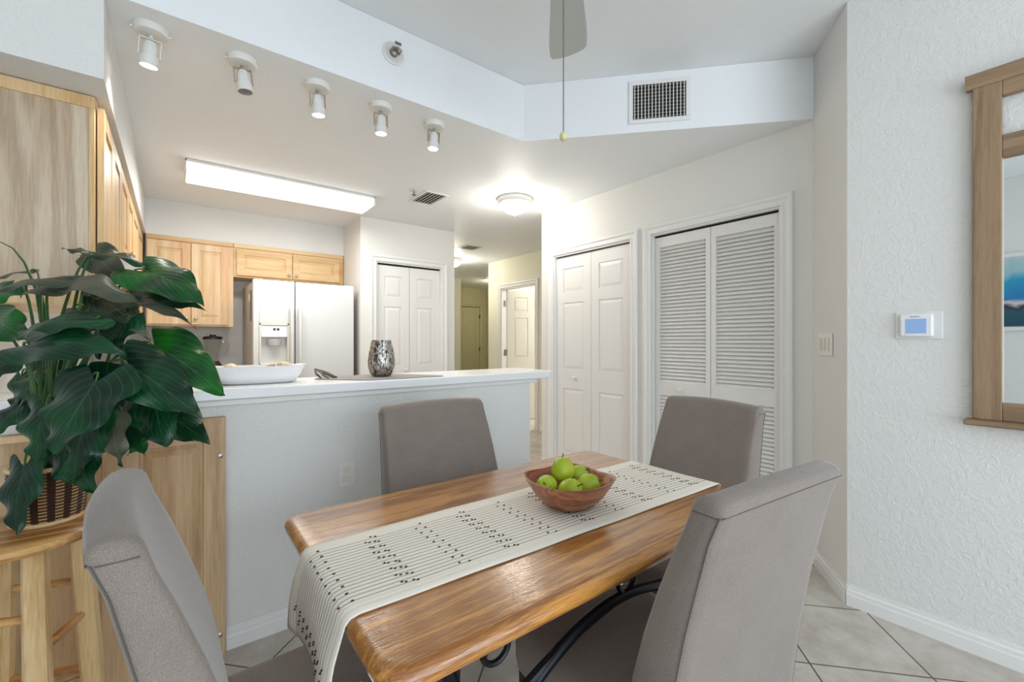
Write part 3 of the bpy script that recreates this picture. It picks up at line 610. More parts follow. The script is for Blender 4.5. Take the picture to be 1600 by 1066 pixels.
# ------------------------------------------------------------------ ceiling fixtures
def spot(i, x, y, lit, tiltx, tilty, label):
    t = thing('ceiling_spotlight', label, 'spotlight', (x, y, ZL), 0, 'white spotlights in a row on the kitchen ceiling')
    mb = MB(); mb.lathe([(.058, 0), (.058, -.018), (.054, -.026), (.02, -.030), (.001, -.030)], n=36); build(mb, 'canopy', M['lampw'], t)
    for s_ in (-1, 1): mb = MB(); mb.tube([(s_ * .056, 0, -.012), (s_ * .0635, 0, -.012)], .0035, 8); build(mb, 'screw', M['nickel'], t)
    mt = Matrix.Translation((0, 0, -.035)) @ Matrix.Rotation(tiltx, 4, 'X') @ Matrix.Rotation(tilty, 4, 'Y')
    mb = MB(); mb.tube([(0, 0, -.028), (0, 0, -.042)], .007, 10)
    for s in (-1, 1): mb.box(s * .034 - .0015, s * .034 + .0015, -.008, .008, -.075, -.008, mt)
    mb.box(-.034, .034, -.008, .008, -.011, -.008, mt)
    build(mb, 'yoke', M['nickel'] if i != 0 else M['lampw'], t)
    mb = MB(); mb.lathe([(.001, -.018), (.018, -.018), (.022, -.03), (.026, -.04), (.026, -.072), (.031, -.075), (.031, -.112), (.0285, -.112), (.0285, -.106)], n=28, mat=mt, cap=False); h = build(mb, 'lamp_head', M['lampw'], t)
    mb = MB(); mb.lathe([(.0283, -.100), (.0275, -.108), (.012, -.113), (.001, -.114)], n=24, mat=mt); build(mb, 'bulb', M['bulb'] if lit else M['bulb_off'], h)
    if lit:
        l = bpy.data.lights.new('spot_lamp', 'SPOT'); l.energy = 13 if lit == 1 else 6; l.color = (1, .93, .83); l.spot_size = math.radians(110); l.spot_blend = .8; l.shadow_soft_size = .03
        o = bpy.data.objects.new('spot_lamp', l); COL.objects.link(o); o.parent = t; o.matrix_local = mt @ Matrix.Translation((0, 0, -.118))
    return t
SL = ['nearest spotlight on the kitchen ceiling, lit, beside the left soffit', 'unlit spotlight, second in the row from the left soffit', 'middle lit spotlight of the five on the kitchen ceiling', 'fourth spotlight from the left soffit, glowing with a bright glare', 'farthest spotlight of the row, its bulb dimly glowing at the rim']
for i, x in enumerate((-.075, .237, .551, .868, 1.182)):
    spot(i, x, 2.272, (1, 0, 1, 1, 2)[i], math.radians((8, -4, 3, 2, 0)[i]), math.radians((4, -6, -4, -2, 3)[i]), SL[i])
# fluorescent
fl = thing('fluorescent_ceiling_light', 'long rectangular fluorescent light on the kitchen ceiling', 'ceiling light', (.055, 3.72, ZL))
build(MB().box(0, 1.32, 0, .34, -.02, -.001), 'housing', M['lampw'], fl, bevel=.003)
build(MB().box(.008, 1.312, .01, .33, -.080, -.02), 'diffuser', M['diff'], fl, bevel=.012)
build(MB().box(0, .010, 0, .34, -.083, 0), 'end_cap', M['lampw'], fl); build(MB().box(1.31, 1.32, 0, .34, -.083, 0), 'end_cap', M['lampw'], fl)
a = area('fluorescent_lamp', (.66, .17, -.090), (0, 0, 0), 1.25, .30, 23, (1, .985, .96)); a.parent = fl
def dome(x, y, r, label, power, col, mat='dome', zc=ZL):
    t = thing('dome_ceiling_light', label, 'ceiling light', (x, y, zc))
    mb = MB(); mb.lathe([(r, -.001), (r * 1.0, -.022), (r * .93, -.030), (r * .88, -.045), (r * .80, -.048)], n=40); build(mb, 'ring', M['lampw'], t)
    mb = MB(); mb.lathe([(r * .82, -.044)] + [(r * .82 * math.cos(a * PI / 20), -.044 - r * .58 * math.sin(a * PI / 20)) for a in range(1, 10)] + [(.001, -.044 - r * .58)], n=40); build(mb, 'glass_bowl', M[mat], t)
    mb = MB(); mb.lathe([(.002, -.04 - r * .58), (.009, -.048 - r * .58), (.007, -.058 - r * .58), (.001, -.062 - r * .58)], n=14); build(mb, 'finial', M['nickel'], t)
    l = bpy.data.lights.new('dome_lamp', 'POINT'); l.energy = power; l.color = col; l.shadow_soft_size = r * .6
    o = bpy.data.objects.new('dome_lamp', l); COL.objects.link(o); o.parent = t; o.location = (0, 0, -.10 - r * .6)
    return t
dome(2.37, 3.04, .155, 'frosted glass dome light on the ceiling near the closet doors', 12, (1, .95, .86))
dome(3.36, 5.83, .14, 'small dome light far down the hall, half hidden by the pantry wall', 16, (1, .95, .80))
dome(5.4, 4.6, .15, 'added unseen dome light brightening the bedroom beyond the open door', 85, (1, .97, .93))  # out-of-view fixture added to brighten the bedroom
dome(5.3, 7.4, .12, 'added unseen dome light brightening the khaki alcove at the hall end', 9, (1, .92, .70))  # unseen fixture, put in only to light the alcove
# smoke detector, sprinklers, vents
sd = thing('smoke_detector', 'small round smoke detector on the hall ceiling', 'smoke detector', (4.75, 7.08, ZL))
build(MB().lathe([(.06, -.001), (.06, -.025), (.045, -.038), (.001, -.04)], n=24), 'case', M['creamp'], sd)
sp = thing('fire_sprinkler', 'recessed sprinkler head on the kitchen ceiling beside the vent', 'sprinkler', (1.577, 3.384, ZL))
build(MB().lathe([(.035, -.001), (.035, -.004), (.012, -.006), (.001, -.006)], n=24), 'escutcheon', M['lampw'], sp)
mb = MB(); mb.tube([(0, 0, -.004), (0, 0, -.035)], .006, 8).lathe([(.02, -.036), (.02, -.038), (.001, -.038)], n=16); build(mb, 'deflector', M['chain'], sp)
sp = thing('fire_sprinkler', 'white sprinkler head on the dropped beam face above the spotlights', 'sprinkler', (.878, 2.129, 2.697)); sp.scale = (1.35, 1.35, 1.35)
mt = Matrix.Rotation(PI / 2, 4, 'X')
mb = MB(); mb.lathe([(.042, 0), (.042, .004), (.036, .007), (.030, .004), (.001, .004)], n=32, mat=mt); build(mb, 'escutcheon', M['lampw'], sp)
mb = MB(); mb.lathe([(.016, .004), (.016, .022), (.008, .026), (.001, .026)], n=16, mat=mt); mb.tube([(-.016, -.02, -.008), (-.016, -.04, -.004), (0, -.045, 0), (.016, -.04, -.004), (.016, -.02, -.008)], .0025, 6); build(mb, 'sprinkler_frame', M['pewter'], sp)
mb = MB(); mb.box(-.012, .012, -.048, -.046, .008, .018); build(mb, 'deflector', M['pewter'], sp)
def grille(name, label, w_, h, nv, nh, loc, rot, cat='vent', fr=.025):
    """front face towards local -y; x 0..w; z 0..h"""
    t = thing(name, label, cat, loc); t.rotation_euler = rot
    m2 = MB(); m2.box(0, w_, -.008, 0, 0, fr).box(0, w_, -.008, 0, h - fr, h).box(0, fr, -.008, 0, fr, h - fr).box(w_ - fr, w_, -.008, 0, fr, h - fr)
    build(m2, 'frame', M['trim'], t, bevel=.002)
    build(MB().box(fr, w_ - fr, -.0015, -.0005, fr, h - fr), 'backing', M['dark'], t)
    if nh:
        m2 = MB()
        for k in range(nh):
            z = fr + (k + .5) * (h - 2 * fr) / nh
            m2.box(fr, w_ - fr, -.004, -.002, z - .0028, z + .0028)
        build(m2, 'rear_slats', M['hinge'], t, smooth=False)
    m2 = MB()
    for k in range(nv):
        x = fr + (k + .5) * (w_ - 2 * fr) / nv
        m2.box(x - .0022, x + .0022, -.007, -.004, fr, h - fr)
    build(m2, 'slats', M['trim'], t, smooth=False)
    return t
dirv = Vector((1.13, -1.225)).normalized(); pv = Vector((1.73, 2.13)) + dirv * .638
grille('return_air_vent', 'white return air vent on the angled dropped beam', .352, .255, 15, 10, (pv.x - .001, pv.y - .001, 2.539), (0, 0, math.atan2(dirv.y, dirv.x)))
grille('ceiling_vent', 'white slatted ceiling vent between the fluorescent and dome lights', .22, .34, 6, 0, (1.65, 3.65, ZL), (-PI / 2 + PI, 0, 0), fr=.02)
grille('ceiling_vent', 'dark slatted hall ceiling vent beside the pantry corner', .25, .25, 6, 0, (3.0, 5.1, ZL), (PI / 2, 0, 0), fr=.02)

# ceiling fan
cf = thing('ceiling_fan', 'grey ceiling fan over the table with one blade hanging into view', 'ceiling fan', (.862, .884, ZH))
mb = MB(); mb.lathe([(.07, 0), (.065, -.03), (.02, -.05), (.001, -.05)], n=24); build(mb, 'canopy', M['lampw'], cf)
build(MB().tube([(0, 0, -.04), (0, 0, -.22)], .012, 12), 'downrod', M['lampw'], cf)
mb = MB(); mb.lathe([(.03, -.20), (.10, -.22), (.12, -.27), (.12, -.33), (.08, -.36), (.05, -.40), (.001, -.41)], n=36); build(mb, 'motor', M['lampw'], cf)
for k in range(5):
    a = math.radians(44 + 72 * k); R = Matrix.Rotation(a, 4, 'Z') @ Matrix.Rotation(math.radians(-14), 4, 'X')
    mb = MB(); rings_t = []
    outline = [(.18, .042), (.25, .048), (.35, .056), (.45, .065), (.55, .075), (.64, .081), (.69, .080), (.708, .070), (.718, .04), (.722, .0)]
    top = [(x, y) for x, y in outline] + [(x, -y) for x, y in outline[-2::-1]]
    vt = [mb.bm.verts.new(R @ Vector((x, y, .004))) for x, y in top]; vb = [mb.bm.verts.new(R @ Vector((x, y, -.004))) for x, y in top]
    mb.bm.faces.new(vt); mb.bm.faces.new(vb[::-1])
    for i in range(len(top)): mb.bm.faces.new((vt[i], vb[i], vb[(i + 1) % len(top)], vt[(i + 1) % len(top)]))
    bld = build(mb, 'blade', M['glassblade'], cf, loc=(0, 0, -.335))
    build(MB().box(.10, .22, -.02, .02, -.012, -.004, R), 'blade_bracket', M['lampw'], bld)
mb = MB(); mb.tube([(.0, -.0, -.40), (.0, -.0, -1.015)], .0016, 6); ch = build(mb, 'pull_chain', M['chain'], cf)
mb = MB(); mb.ball((0, 0, -1.028), .011, (1, 1, 1.25), 14); build(mb, 'pull_knob', M['fob'], ch)

# ------------------------------------------------------------------ thermostat, switch, outlet, mirror, picture
th = thing('thermostat', 'white wall thermostat with pale blue screen left of the mirror', 'thermostat', (2.519, .50, 1.248), -PI / 2)
build(MB().box(0, .152, -.010, 0, 0, .117), 'back_plate', M['trim'], th, bevel=.008, seg=3)
build(MB().box(.018, .125, -.028, -.010, .010, .107), 'cover', M['ceramic'], th, bevel=.008, seg=3)
build(MB().box(.038, .104, -.0292, -.028, .024, .086), 'screen', M['lcd'], th)
build(MB().box(.052, .082, -.0290, -.028, .094, .0965), 'lettering', M['hinge'], th)
jd = Vector((2.515 - 2.85, .675 - .92)).normalized(); ja = math.atan2(jd.y, jd.x)
sx, sy = 2.85 + jd.x * .085, .92 + jd.y * .085
sw = thing('light_switch_plate', 'white three-rocker light switch plate on the short angled wall', 'light switch', (sx, sy, 1.163), ja + 0)
# plate faces the room: local -y must point to the room side
build(MB().box(0, .175, -.007, -.001, 0, .118), 'plate', M['trim'], sw, bevel=.002)
for k in range(3):
    build(MB().box(.022 + k * .048, .050 + k * .048, -.011, -.007, .025, .093), 'rocker', M['creamp'], sw, bevel=.002)
ot = thing('wall_outlet', 'white electrical outlet low on the half wall behind the dining chair', 'outlet', (.60, 2.099, .56))
build(MB().box(0, .075, -.005, 0, 0, .115), 'plate', M['trim'], ot, bevel=.002)
for z in (.022, .064):
    build(MB().box(.022, .053, -.007, -.005, z, z + .03), 'receptacle', M['creamp'], ot, bevel=.002)
mi = thing('wall_mirror', 'oak framed wall mirror with crown and ledge on the right wall', 'mirror', (2.512, .262, 0), -PI / 2)
MW = .66
for xa in (0, MW - .078): build(MB().box(xa, xa + .078, -.028, -.002, .935, 2.235), 'stile', M['mirrorwood'], mi, bevel=.003)
mh = wood('mirror_frame_oak_rail', (158, 132, 104), (132, 108, 82), None, 'X', 1.2, .5, bump=.1)
for za, zb in ((.935, 1.005), (1.935, 2.022), (2.170, 2.235)): build(MB().box(.078, MW - .078, -.026, -.002, za, zb), 'rail', mh, mi, bevel=.003)
mb = MB(); prof = [(-.004, 2.228), (-.032, 2.228), (-.036, 2.242), (-.048, 2.254), (-.054, 2.260), (-.054, 2.276), (-.004, 2.276)]
mb.loft([[Vector((-.018, y, z)) for y, z in prof], [Vector((MW + .018, y, z)) for y, z in prof]]); build(mb, 'crown', mh, mi, smooth=False)
build(MB().box(-.022, MW + .022, -.062, -.002, .912, .935), 'ledge', mh, mi, bevel=.006)
build(MB().box(.076, MW - .076, -.012, -.004, 1.003, 1.937), 'glass', M['mirror'], mi)
build(MB().box(.076, .081, -.017, -.011, 1.003, 1.937), 'bead', M['creamp'], mi)
pa = thing('framed_picture', 'blue abstract harbour print on the wall reflected in the mirror', 'picture', (-1.498, .52, 1.34), PI / 2)
# faces +x
build(MB().box(-.9, 0, -.028, 0, 0, .76), 'frame', M['trim'], pa, bevel=.004)
o = build(MB().box(-.42, .42, -.002, .002, -.34, .34), 'canvas', M['art'], pa); o.location = (-.45, -.030, .38)

# ------------------------------------------------------------------ dining table
TX0, TX1, TY0, TY1, TZ = .238, 1.487, .603, 1.375, .75
tb = thing('dining_table', 'rectangular oak dining table with black wrought iron base', 'table', ((TX0 + TX1) / 2, (TY0 + TY1) / 2, 0))
tw, tl = (TX1 - TX0) / 2, (TY1 - TY0) / 2
def rrect(a, b, r, n=5):
    pts = []
    for cx, cy, a0 in ((a - r, b - r, 0), (-a + r, b - r, 90), (-a + r, -b + r, 180), (a - r, -b + r, 270)):
        for k in range(n + 1):
            t = math.radians(a0 + 90 * k / n); pts.append((cx + r * math.cos(t), cy + r * math.sin(t)))
    return pts
mb = MB(); rings = []
for ins, z in ((.030, TZ - .046), (.014, TZ - .044), (.003, TZ - .034), (0, TZ - .020), (.004, TZ - .008), (.012, TZ - .002), (.020, TZ)):
    rings.append([Vector((x, y, z)) for x, y in rrect(tw - ins, tl - ins, .045)])
mb.loft(rings); top = build(mb, 'tabletop', M['table'], tb, angle=50)
def arc(p0, p1, p2, n=14):
    p0, p1, p2 = Vector(p0), Vector(p1), Vector(p2)
    return [(1 - t) ** 2 * p0 + 2 * t * (1 - t) * p1 + t * t * p2 for t in [k / n for k in range(n + 1)]]
IR = .011
for sx_ in (-1, 1):
    for sy_ in (-1, 1):
        x, y = sx_ * .50, sy_ * .318
        mb = MB(); mb.tube(arc((x, y, TZ - .05), (x - sx_ * .14, y, .36), (x + sx_ * .03, y, .0), 18), .014, 10); build(mb, 'leg', M['iron'], tb)
    mb = MB(); mb.tube([(sx_ * .50, -.33, TZ - .058), (sx_ * .50, .33, TZ - .058)], IR, 8); build(mb, 'cross_bar', M['iron'], tb)
for sy_ in (-1, 1):
    y = sy_ * .318
    mb = MB(); mb.tube(arc((-.47, y, .40), (-.05, y, .86), (.47, y, .40), 24), IR * 1.15, 10)
    mb.tube(arc((-.40, y + .004, .50), (-.28, y, .60), (.0, y, .632), 12), IR * .9, 8); mb.tube(arc((.40, y + .004, .50), (.28, y, .60), (.0, y, .632), 12), IR * .9, 8)
    build(mb, 'arched_brace', M['iron'], tb)
    for x in (-.385, -.0, .385):
        ring = [(x + .030 * math.cos(a * PI / 12), y, TZ - .084 + .030 * math.sin(a * PI / 12)) for a in range(0, 25)]
        mb = MB(); mb.tube(ring, .006, 8); build(mb, 'ring', M['iron'], tb)

# table runner
def runner():
    t = thing('table_runner', 'cream linen table runner with fine lines and rows of dark beads', 'table runner', (0, 0, 0))
    ya0, ya1, yb0, yb1 = .785, 1.118, .752, 1.118            # near/far edges at left and right table ends
    path = []                                                # (x, z, s)
    zt = TZ + .0035
    path.append((1.487 + .006, zt - .18)); path.append((1.487 + .007, zt - .06)); path.append((1.487 + .004, zt - .014)); path.append((1.470, zt))
    n = 60
    for k in range(1, n): path.append((1.470 - k * (1.470 - .262) / n, zt))
    path += [(.262, zt), (.245, zt - .004), (.236, zt - .014), (.231, zt - .03)]
    m = 9
    for k in range(1, m + 1): path.append((.231 - .010 * math.sin(k / m * 2.2), zt - .03 - k * .0155))
    mb = MB(); bm = mb.bm; uvl = bm.loops.layers.uv.new('UVMap'); rows = []; NY = 24; S = 0; ss = []
    for i, (x, z) in enumerate(path):
        if i: S += math.hypot(x - path[i - 1][0], z - path[i - 1][1])
        ss.append(S)
        f = min(1, max(0, (1.487 - x) / 1.249)); a = yb0 + (ya0 - yb0) * f; b = yb1 + (ya1 - yb1) * f
        hang = max(0, zt - .03 - z) if x < .3 else 0
        row = []
        for j in range(NY + 1):
            v = j / NY; y = a + (b - a) * v
            dx = -.018 * math.sin(v * PI * 2.2 + .6) * min(1, hang / .18); dy = -.10 * hang * (v - .5)
            row.append((bm.verts.new((x + dx * (1 if dx < 0 else .3) - .004 * min(1, hang / .05), y + dy, z + (.0006 * math.sin(v * 9 + i * .4) if abs(z - zt) < 1e-4 else 0))), v))
        rows.append(row)
    for i in range(len(rows) - 1):
        for j in range(NY):
            vs = [rows[i][j], rows[i][j + 1], rows[i + 1][j + 1], rows[i + 1][j]]
            f = bm.faces.new([q[0] for q in vs])
            for lp, (q, v), s_ in zip(f.loops, vs, (ss[i], ss[i], ss[i + 1], ss[i + 1])): lp[uvl].uv = (s_, v)
    # beads on the cloth
    bd = MB()
    def surf(s_, v):
        for i in range(len(ss) - 1):
            if ss[i] <= s_ <= ss[i + 1]:
                tt = (s_ - ss[i]) / (ss[i + 1] - ss[i]); j = min(NY - 1, int(v * NY)); w2 = v * NY - j
                P = lambda ii, jj: rows[ii][jj][0].co
                a_ = P(i, j).lerp(P(i, j + 1), w2); b_ = P(i + 1, j).lerp(P(i + 1, j + 1), w2)
                nn = (P(i, j + 1) - P(i, j)).cross(P(i + 1, j) - P(i, j)).normalized()
                return a_.lerp(b_, tt), nn
        return None, None
    s_of_x = lambda x: min(zip(path, ss), key=lambda q: abs(q[0][0] - x) if abs(q[0][1] - zt) < .002 else 9)[1]
    step = .1275; x = 1.405; kind = 0; s0 = s_of_x(1.405); smax = ss[-1]; q = 0
    while s0 + q * step < smax - .01:
        sc0 = s0 + q * step
        dense = q % 2 == 0
        for r_ in (0, 1):
            for k in range(9):
                v = .135 + k * .73 / 8 * 1.0 + (.02 if (r_ == 1) else 0)
                if v > .88: continue
                for e in ((-.006, .0) if not dense else (-.004, .004)):
                    if not dense and e == -.006: continue
                    sv = sc0 + r_ * .022 + (random.uniform(-.0015, .0015)); p, nn = surf(min(sv + (e if dense else 0), smax - .001), v + (0 if not dense else e * 1.6))
                    if p is None: continue
                    if nn.z < -.2 or (abs(nn.z) <= .2 and nn.x > 0): nn = -nn
                    bmesh.ops.create_icosphere(bd.bm, subdivisions=1, radius=.0030, matrix=Matrix.Translation(p + nn * .0012) @ Matrix.Diagonal((1.25, .85, .8, 1)))
        q += 1
    cl = build(mb, 'cloth', M['runner'], t, angle=80)
    md = cl.modifiers.new('solid', 'SOLIDIFY'); md.thickness = .0014; md.offset = 0
    for p in cl.data.polygons: p.use_smooth = True
    b = build(bd, 'bead_rows', M['bead'], t)
    b['kind'] = 'stuff'
    build(MB().box(.236, .262, .772, .774, .600, .640), 'care_tag', M['ceramic'], t)
    return t
runner()

# bowl and fruit
bw_ = thing('fruit_bowl', 'square wooden bowl holding green fruit on the table runner', 'bowl', (.925, .925, TZ + .0065), math.radians(-2))
def sq(r, z, p=3.2, n=48, lift=0):
    pts = []
    for k in range(n):
        a = 2 * PI * k / n; c_, s_ = abs(math.cos(a)), abs(math.sin(a)); d_ = (c_ ** p + s_ ** p) ** (-1 / p)
        x, y = r * d_ * math.cos(a), r * d_ * math.sin(a)
        pts.append(Vector((x, y, z + lift * (d_ - 1) * 2.4)))
    return pts
prof = [(.052, 0, 2.2, 0), (.070, .006, 2.3, 0), (.092, .030, 2.7, .004), (.108, .058, 3.1, .010), (.117, .078, 3.4, .014), (.119, .080, 3.4, .014), (.115, .080, 3.4, .014), (.111, .074, 3.3, .012), (.098, .048, 3, .006), (.080, .026, 2.6, 0), (.055, .014, 2.3, 0), (.01, .011, 2, 0)]
mb = MB(); mb.loft([sq(r, z, p, 48, lf_) for r, z, p, lf_ in prof]); build(mb, 'bowl_body', M['bowl'], bw_, angle=70)
def fruit(label, loc, rot, s=1.0, el=1.1):
    t = thing('green_apple', label, 'apple', loc, 0, 'green apples in the wooden bowl'); t.rotation_euler = rot
    mb = MB(); pr = []; n = 18
    for k in range(n + 1):
        a = PI * k / n; r = math.sin(a) * (1 + .07 * math.cos(a)); z = -math.cos(a) * el
        z -= .22 * math.exp(-(r / .26) ** 2) * (1 if z > 0 else -.6)
        pr.append((max(.001, r * .031 * s), z * .031 * s))
    mb.lathe(pr, n=28); build(mb, 'fruit', M['apple'], t, angle=180)
    mb = MB(); mb.tube([(0, 0, .026 * s), (.001, 0, .034 * s), (.004, 0, .042 * s)], .0016, 6); build(mb, 'stem', M['fruitstem'], t)
bx, by, bz = .925, .925, TZ + .0065
fruit('green apple lying on its side at the left rim of the bowl', (bx - .069, by + .022, bz + .063), (.35, -1.1, .2), 1.0, 1.2)
fruit('topmost green apple, propped upright at the back of the bowl', (bx + .004, by + .030, bz + .096), (-.2, .15, 0), 1.12, 1.1)
fruit('front green apple nearest the table edge side of the bowl', (bx - .036, by - .042, bz + .060), (.9, .3, 0), 1.08, 1.1)
fruit('green apple in the bowl between the front one and the right one', (bx + .036, by - .044, bz + .062), (1.1, .6, .5), 1.05, 1.1)
fruit('green apple tucked against the right rear wall of the bowl', (bx + .070, by + .030, bz + .067), (.3, .9, -.5), .95, 1.15)

# ------------------------------------------------------------------ dining chairs (local: sitter faces +Y)
CW = .475
def make_chair(label):
    t = thing('dining_chair', label, 'chair', (0, 0, 0), 0, 'upholstered dining chairs around the oak table')
    off = -.33
    rear = [(.112, .38), (.102, .46), (.092, .54), (.077, .64), (.059, .74), (.039, .83), (.020, .915), (.002, .966)]
    topc = [(.001, .977), (.006, .986), (.022, .992), (.040, .991), (.054, .984)]
    front = [(.061, .974), (.074, .93), (.098, .87), (.130, .78), (.158, .69), (.180, .60), (.193, .52), (.200, .46), (.200, .38)]
    prof = rear + topc + front
    cy = sum(p[0] for p in prof) / len(prof)
    mb = MB(); rings = []
    st = [-1, -.985, -.95, -.85, -.6, -.3, 0, .3, .6, .85, .95, .985, 1]
    for s in st:
        ins = {1: .016, .985: .006, .95: 0}.get(abs(s), 0)
        ring = []
        for y, z in prof:
            zc = z; hw_ = CW / 2 * (1 - .085 * max(0, (z - .5) / .48))
            dz = -.010 * s * s * max(0, (z - .80) / .18)
            dy = -.014 * (1 - s * s) * min(1, max(0, (z - .5) / .3))
            # inset towards the profile's middle line
            tt = max(0, (z - .38) / .6); mid_ = (.158 - .128 * tt ** 1.7)
            yy = y + (ins if y < mid_ else -ins) * (1 if abs(y - mid_) > .005 else 0)
            zz = z + dz - (ins if z > .95 else 0)
            ring.append(Vector((s * hw_, yy + dy + off, zz)))
        rings.append(ring)
    mb.loft(rings); back = build(mb, 'backrest', M['fab'], t, angle=75)
    for s in (-1, 1):
        hw_ = lambda z: CW / 2 * (1 - .085 * max(0, (z - .5) / .48)) - .002
        pts = [Vector((s * hw_(z) , y + .004 + off, z - .010 * max(0, (z - .80) / .18))) for y, z in rear] 
        mb = MB(); mb.tube(pts, .0011, 6)
        pts2 = [Vector((s * (hw_(.97) + .0016), off + y, .955)) for y in (.010, .02, .035, .05, .054)]
        build(mb, 'seam', M['seam'], back); mb = MB(); mb.tube(pts2, .001, 6); build(mb, 'seam', M['seam'], back)
    mb = MB(); mb.tube([Vector((s * CW / 2 * .905, off + .0022 - .014 * (1 - s * s), .966 - .010 * s * s)) for s in [k / 8 for k in range(-8, 9)]], .0011, 6); build(mb, 'seam', M['seam'], back)
    # seat
    mb = MB(); rings = []
    for z, i in ((.37, .004), (.40, 0), (.435, 0), (.455, .004), (.468, .016), (.474, .04)):
        rings.append([Vector((x, y + .02, z)) for x, y in rrect(CW / 2 - .004 - i, .245 - i, .03)])
    mb.loft(rings); build(mb, 'seat', M['fab'], t, angle=60)
    for x, y in ((-1, 1), (1, 1), (-1, -1), (1, -1)):
        mb = MB(); r0 = .021; r1 = .014; cx, cy_ = x * (CW / 2 - .035), .02 + y * .205; sp_ = -.03 if y < 0 else 0
        mb.loft([[Vector((cx + a * r1, cy_ + b * r1 + sp_, 0)) for a, b in ((-1, -1), (1, -1), (1, 1), (-1, 1))], [Vector((cx + a * r0, cy_ + b * r0, .372)) for a, b in ((-1, -1), (1, -1), (1, 1), (-1, 1))]])
        build(mb, 'leg', M['legwood'], t, bevel=.003)
    return t
chA = make_chair('taupe upholstered dining chair between the table and the breakfast bar')
def place(c, x, y, deg, label):
    c.location = (x, y, 0); c.rotation_euler = (0, 0, math.radians(deg)); c['label'] = label

place(copy_tree(chA), 1.536, 1.003, 84.7, 'taupe dining chair at the table end before the louvered closet door')
place(copy_tree(chA), .93, .655, -5, 'taupe dining chair in the right foreground, its back turned to the viewer')
place(copy_tree(chA), .232, .985, -88, 'dining chair in the left foreground beside the stool, seen edge-on')
place(chA, .868, 1.365, 180, 'taupe upholstered dining chair between the table and the breakfast bar'); chA.scale = (1.07, 1, 1)

# ------------------------------------------------------------------ bar stool
SX, SY, SH = -.325, 1.705, .745
st = thing('bar_stool', 'round birch bar stool carrying the potted plant', 'stool', (SX, SY, 0), math.radians(0))
mb = MB(); mb.lathe([(.15, SH - .030), (.166, SH - .026), (.172, SH - .015), (.168, SH - .004), (.160, SH), (.001, SH)], n=48); build(mb, 'seat', M['stooltop'], st)
legp = []
for k in range(4):
    a = math.radians(-66 + 90 * k); ra, rb = .118, .165
    pa_, pb_ = Vector((ra * math.cos(a), ra * math.sin(a), SH - .03)), Vector((rb * math.cos(a), rb * math.sin(a), 0)); legp.append((pa_, pb_))
    mb = MB(); mb.tube([pa_, pa_.lerp(pb_, .5), pb_], [.025, .0275, .022], 8); build(mb, 'leg', M['stool'], st, smooth=False)
for k in range(4):
    for z in ((.46, .20) if k % 2 == 0 else (.55, .29)):
        q = lambda L_: L_[0].lerp(L_[1], (SH - .03 - z) / (SH - .03))
        p0, p1 = q(legp[k]), q(legp[(k + 1) % 4]); mb = MB(); mb.tube([p0, p0.lerp(p1, .5), p1], [.009, .012, .009], 10); build(mb, 'rung', M['stooltop'], st)

# ------------------------------------------------------------------ basket plant
BX, BY, BZ = -.277, 1.753, SH + .001
bk = thing('basket', 'striped woven cane basket on the stool holding the plant', 'basket', (BX, BY, BZ))
mb = MB(); bm = mb.bm; uvl = bm.loops.layers.uv.new('UVMap'); n = 80; rows = []
pr = [(.071, .0), (.074, .02), (.078, .06), (.081, .09), (.081, .125), (.079, .150)]
for r, z in pr: rows.append([bm.verts.new((r * math.cos(2 * PI * k / n), r * math.sin(2 * PI * k / n), z)) for k in range(n)])
for i in range(len(pr) - 1):
    for k in range(n):
        f = bm.faces.new((rows[i][k], rows[i][(k + 1) % n], rows[i + 1][(k + 1) % n], rows[i + 1][k]))
        for lp, (u, v) in zip(f.loops, ((k / n, pr[i][1] / .15), ((k + 1) / n, pr[i][1] / .15), ((k + 1) / n, pr[i + 1][1] / .15), (k / n, pr[i + 1][1] / .15))): lp[uvl].uv = (u, v)
bm.faces.new(rows[0][::-1])
wv = build(mb, 'weave', M['basket'], bk); md = wv.modifiers.new('solid', 'SOLIDIFY'); md.thickness = .006; md.offset = -1
for z, r in ((.004, .072), (.150, .079)):
    mb = MB(); mb.tube([(r * math.cos(a * PI / 24), r * math.sin(a * PI / 24), z) for a in range(49)], .006, 8); build(mb, 'rim', M['cabwarm'], bk)
pl = thing('potted_plant', 'large artificial philodendron with dark heart-shaped leaves on the bar stool', 'plant', (BX, BY, BZ + .02))
build(MB().lathe([(.060, 0), (.068, .10), (.001, .11)], n=24), 'soil', M['brown_base'], pl)
def at(px, py, dep):                        # point of the room at view depth dep
    return Vector((0, 0, HC)) + dep * (FW + RT * ((px - 800) / FPX) + Vector((0, 0, 1)) * ((533 - py) / FPX))
PO = Vector((BX, BY, BZ + .02))
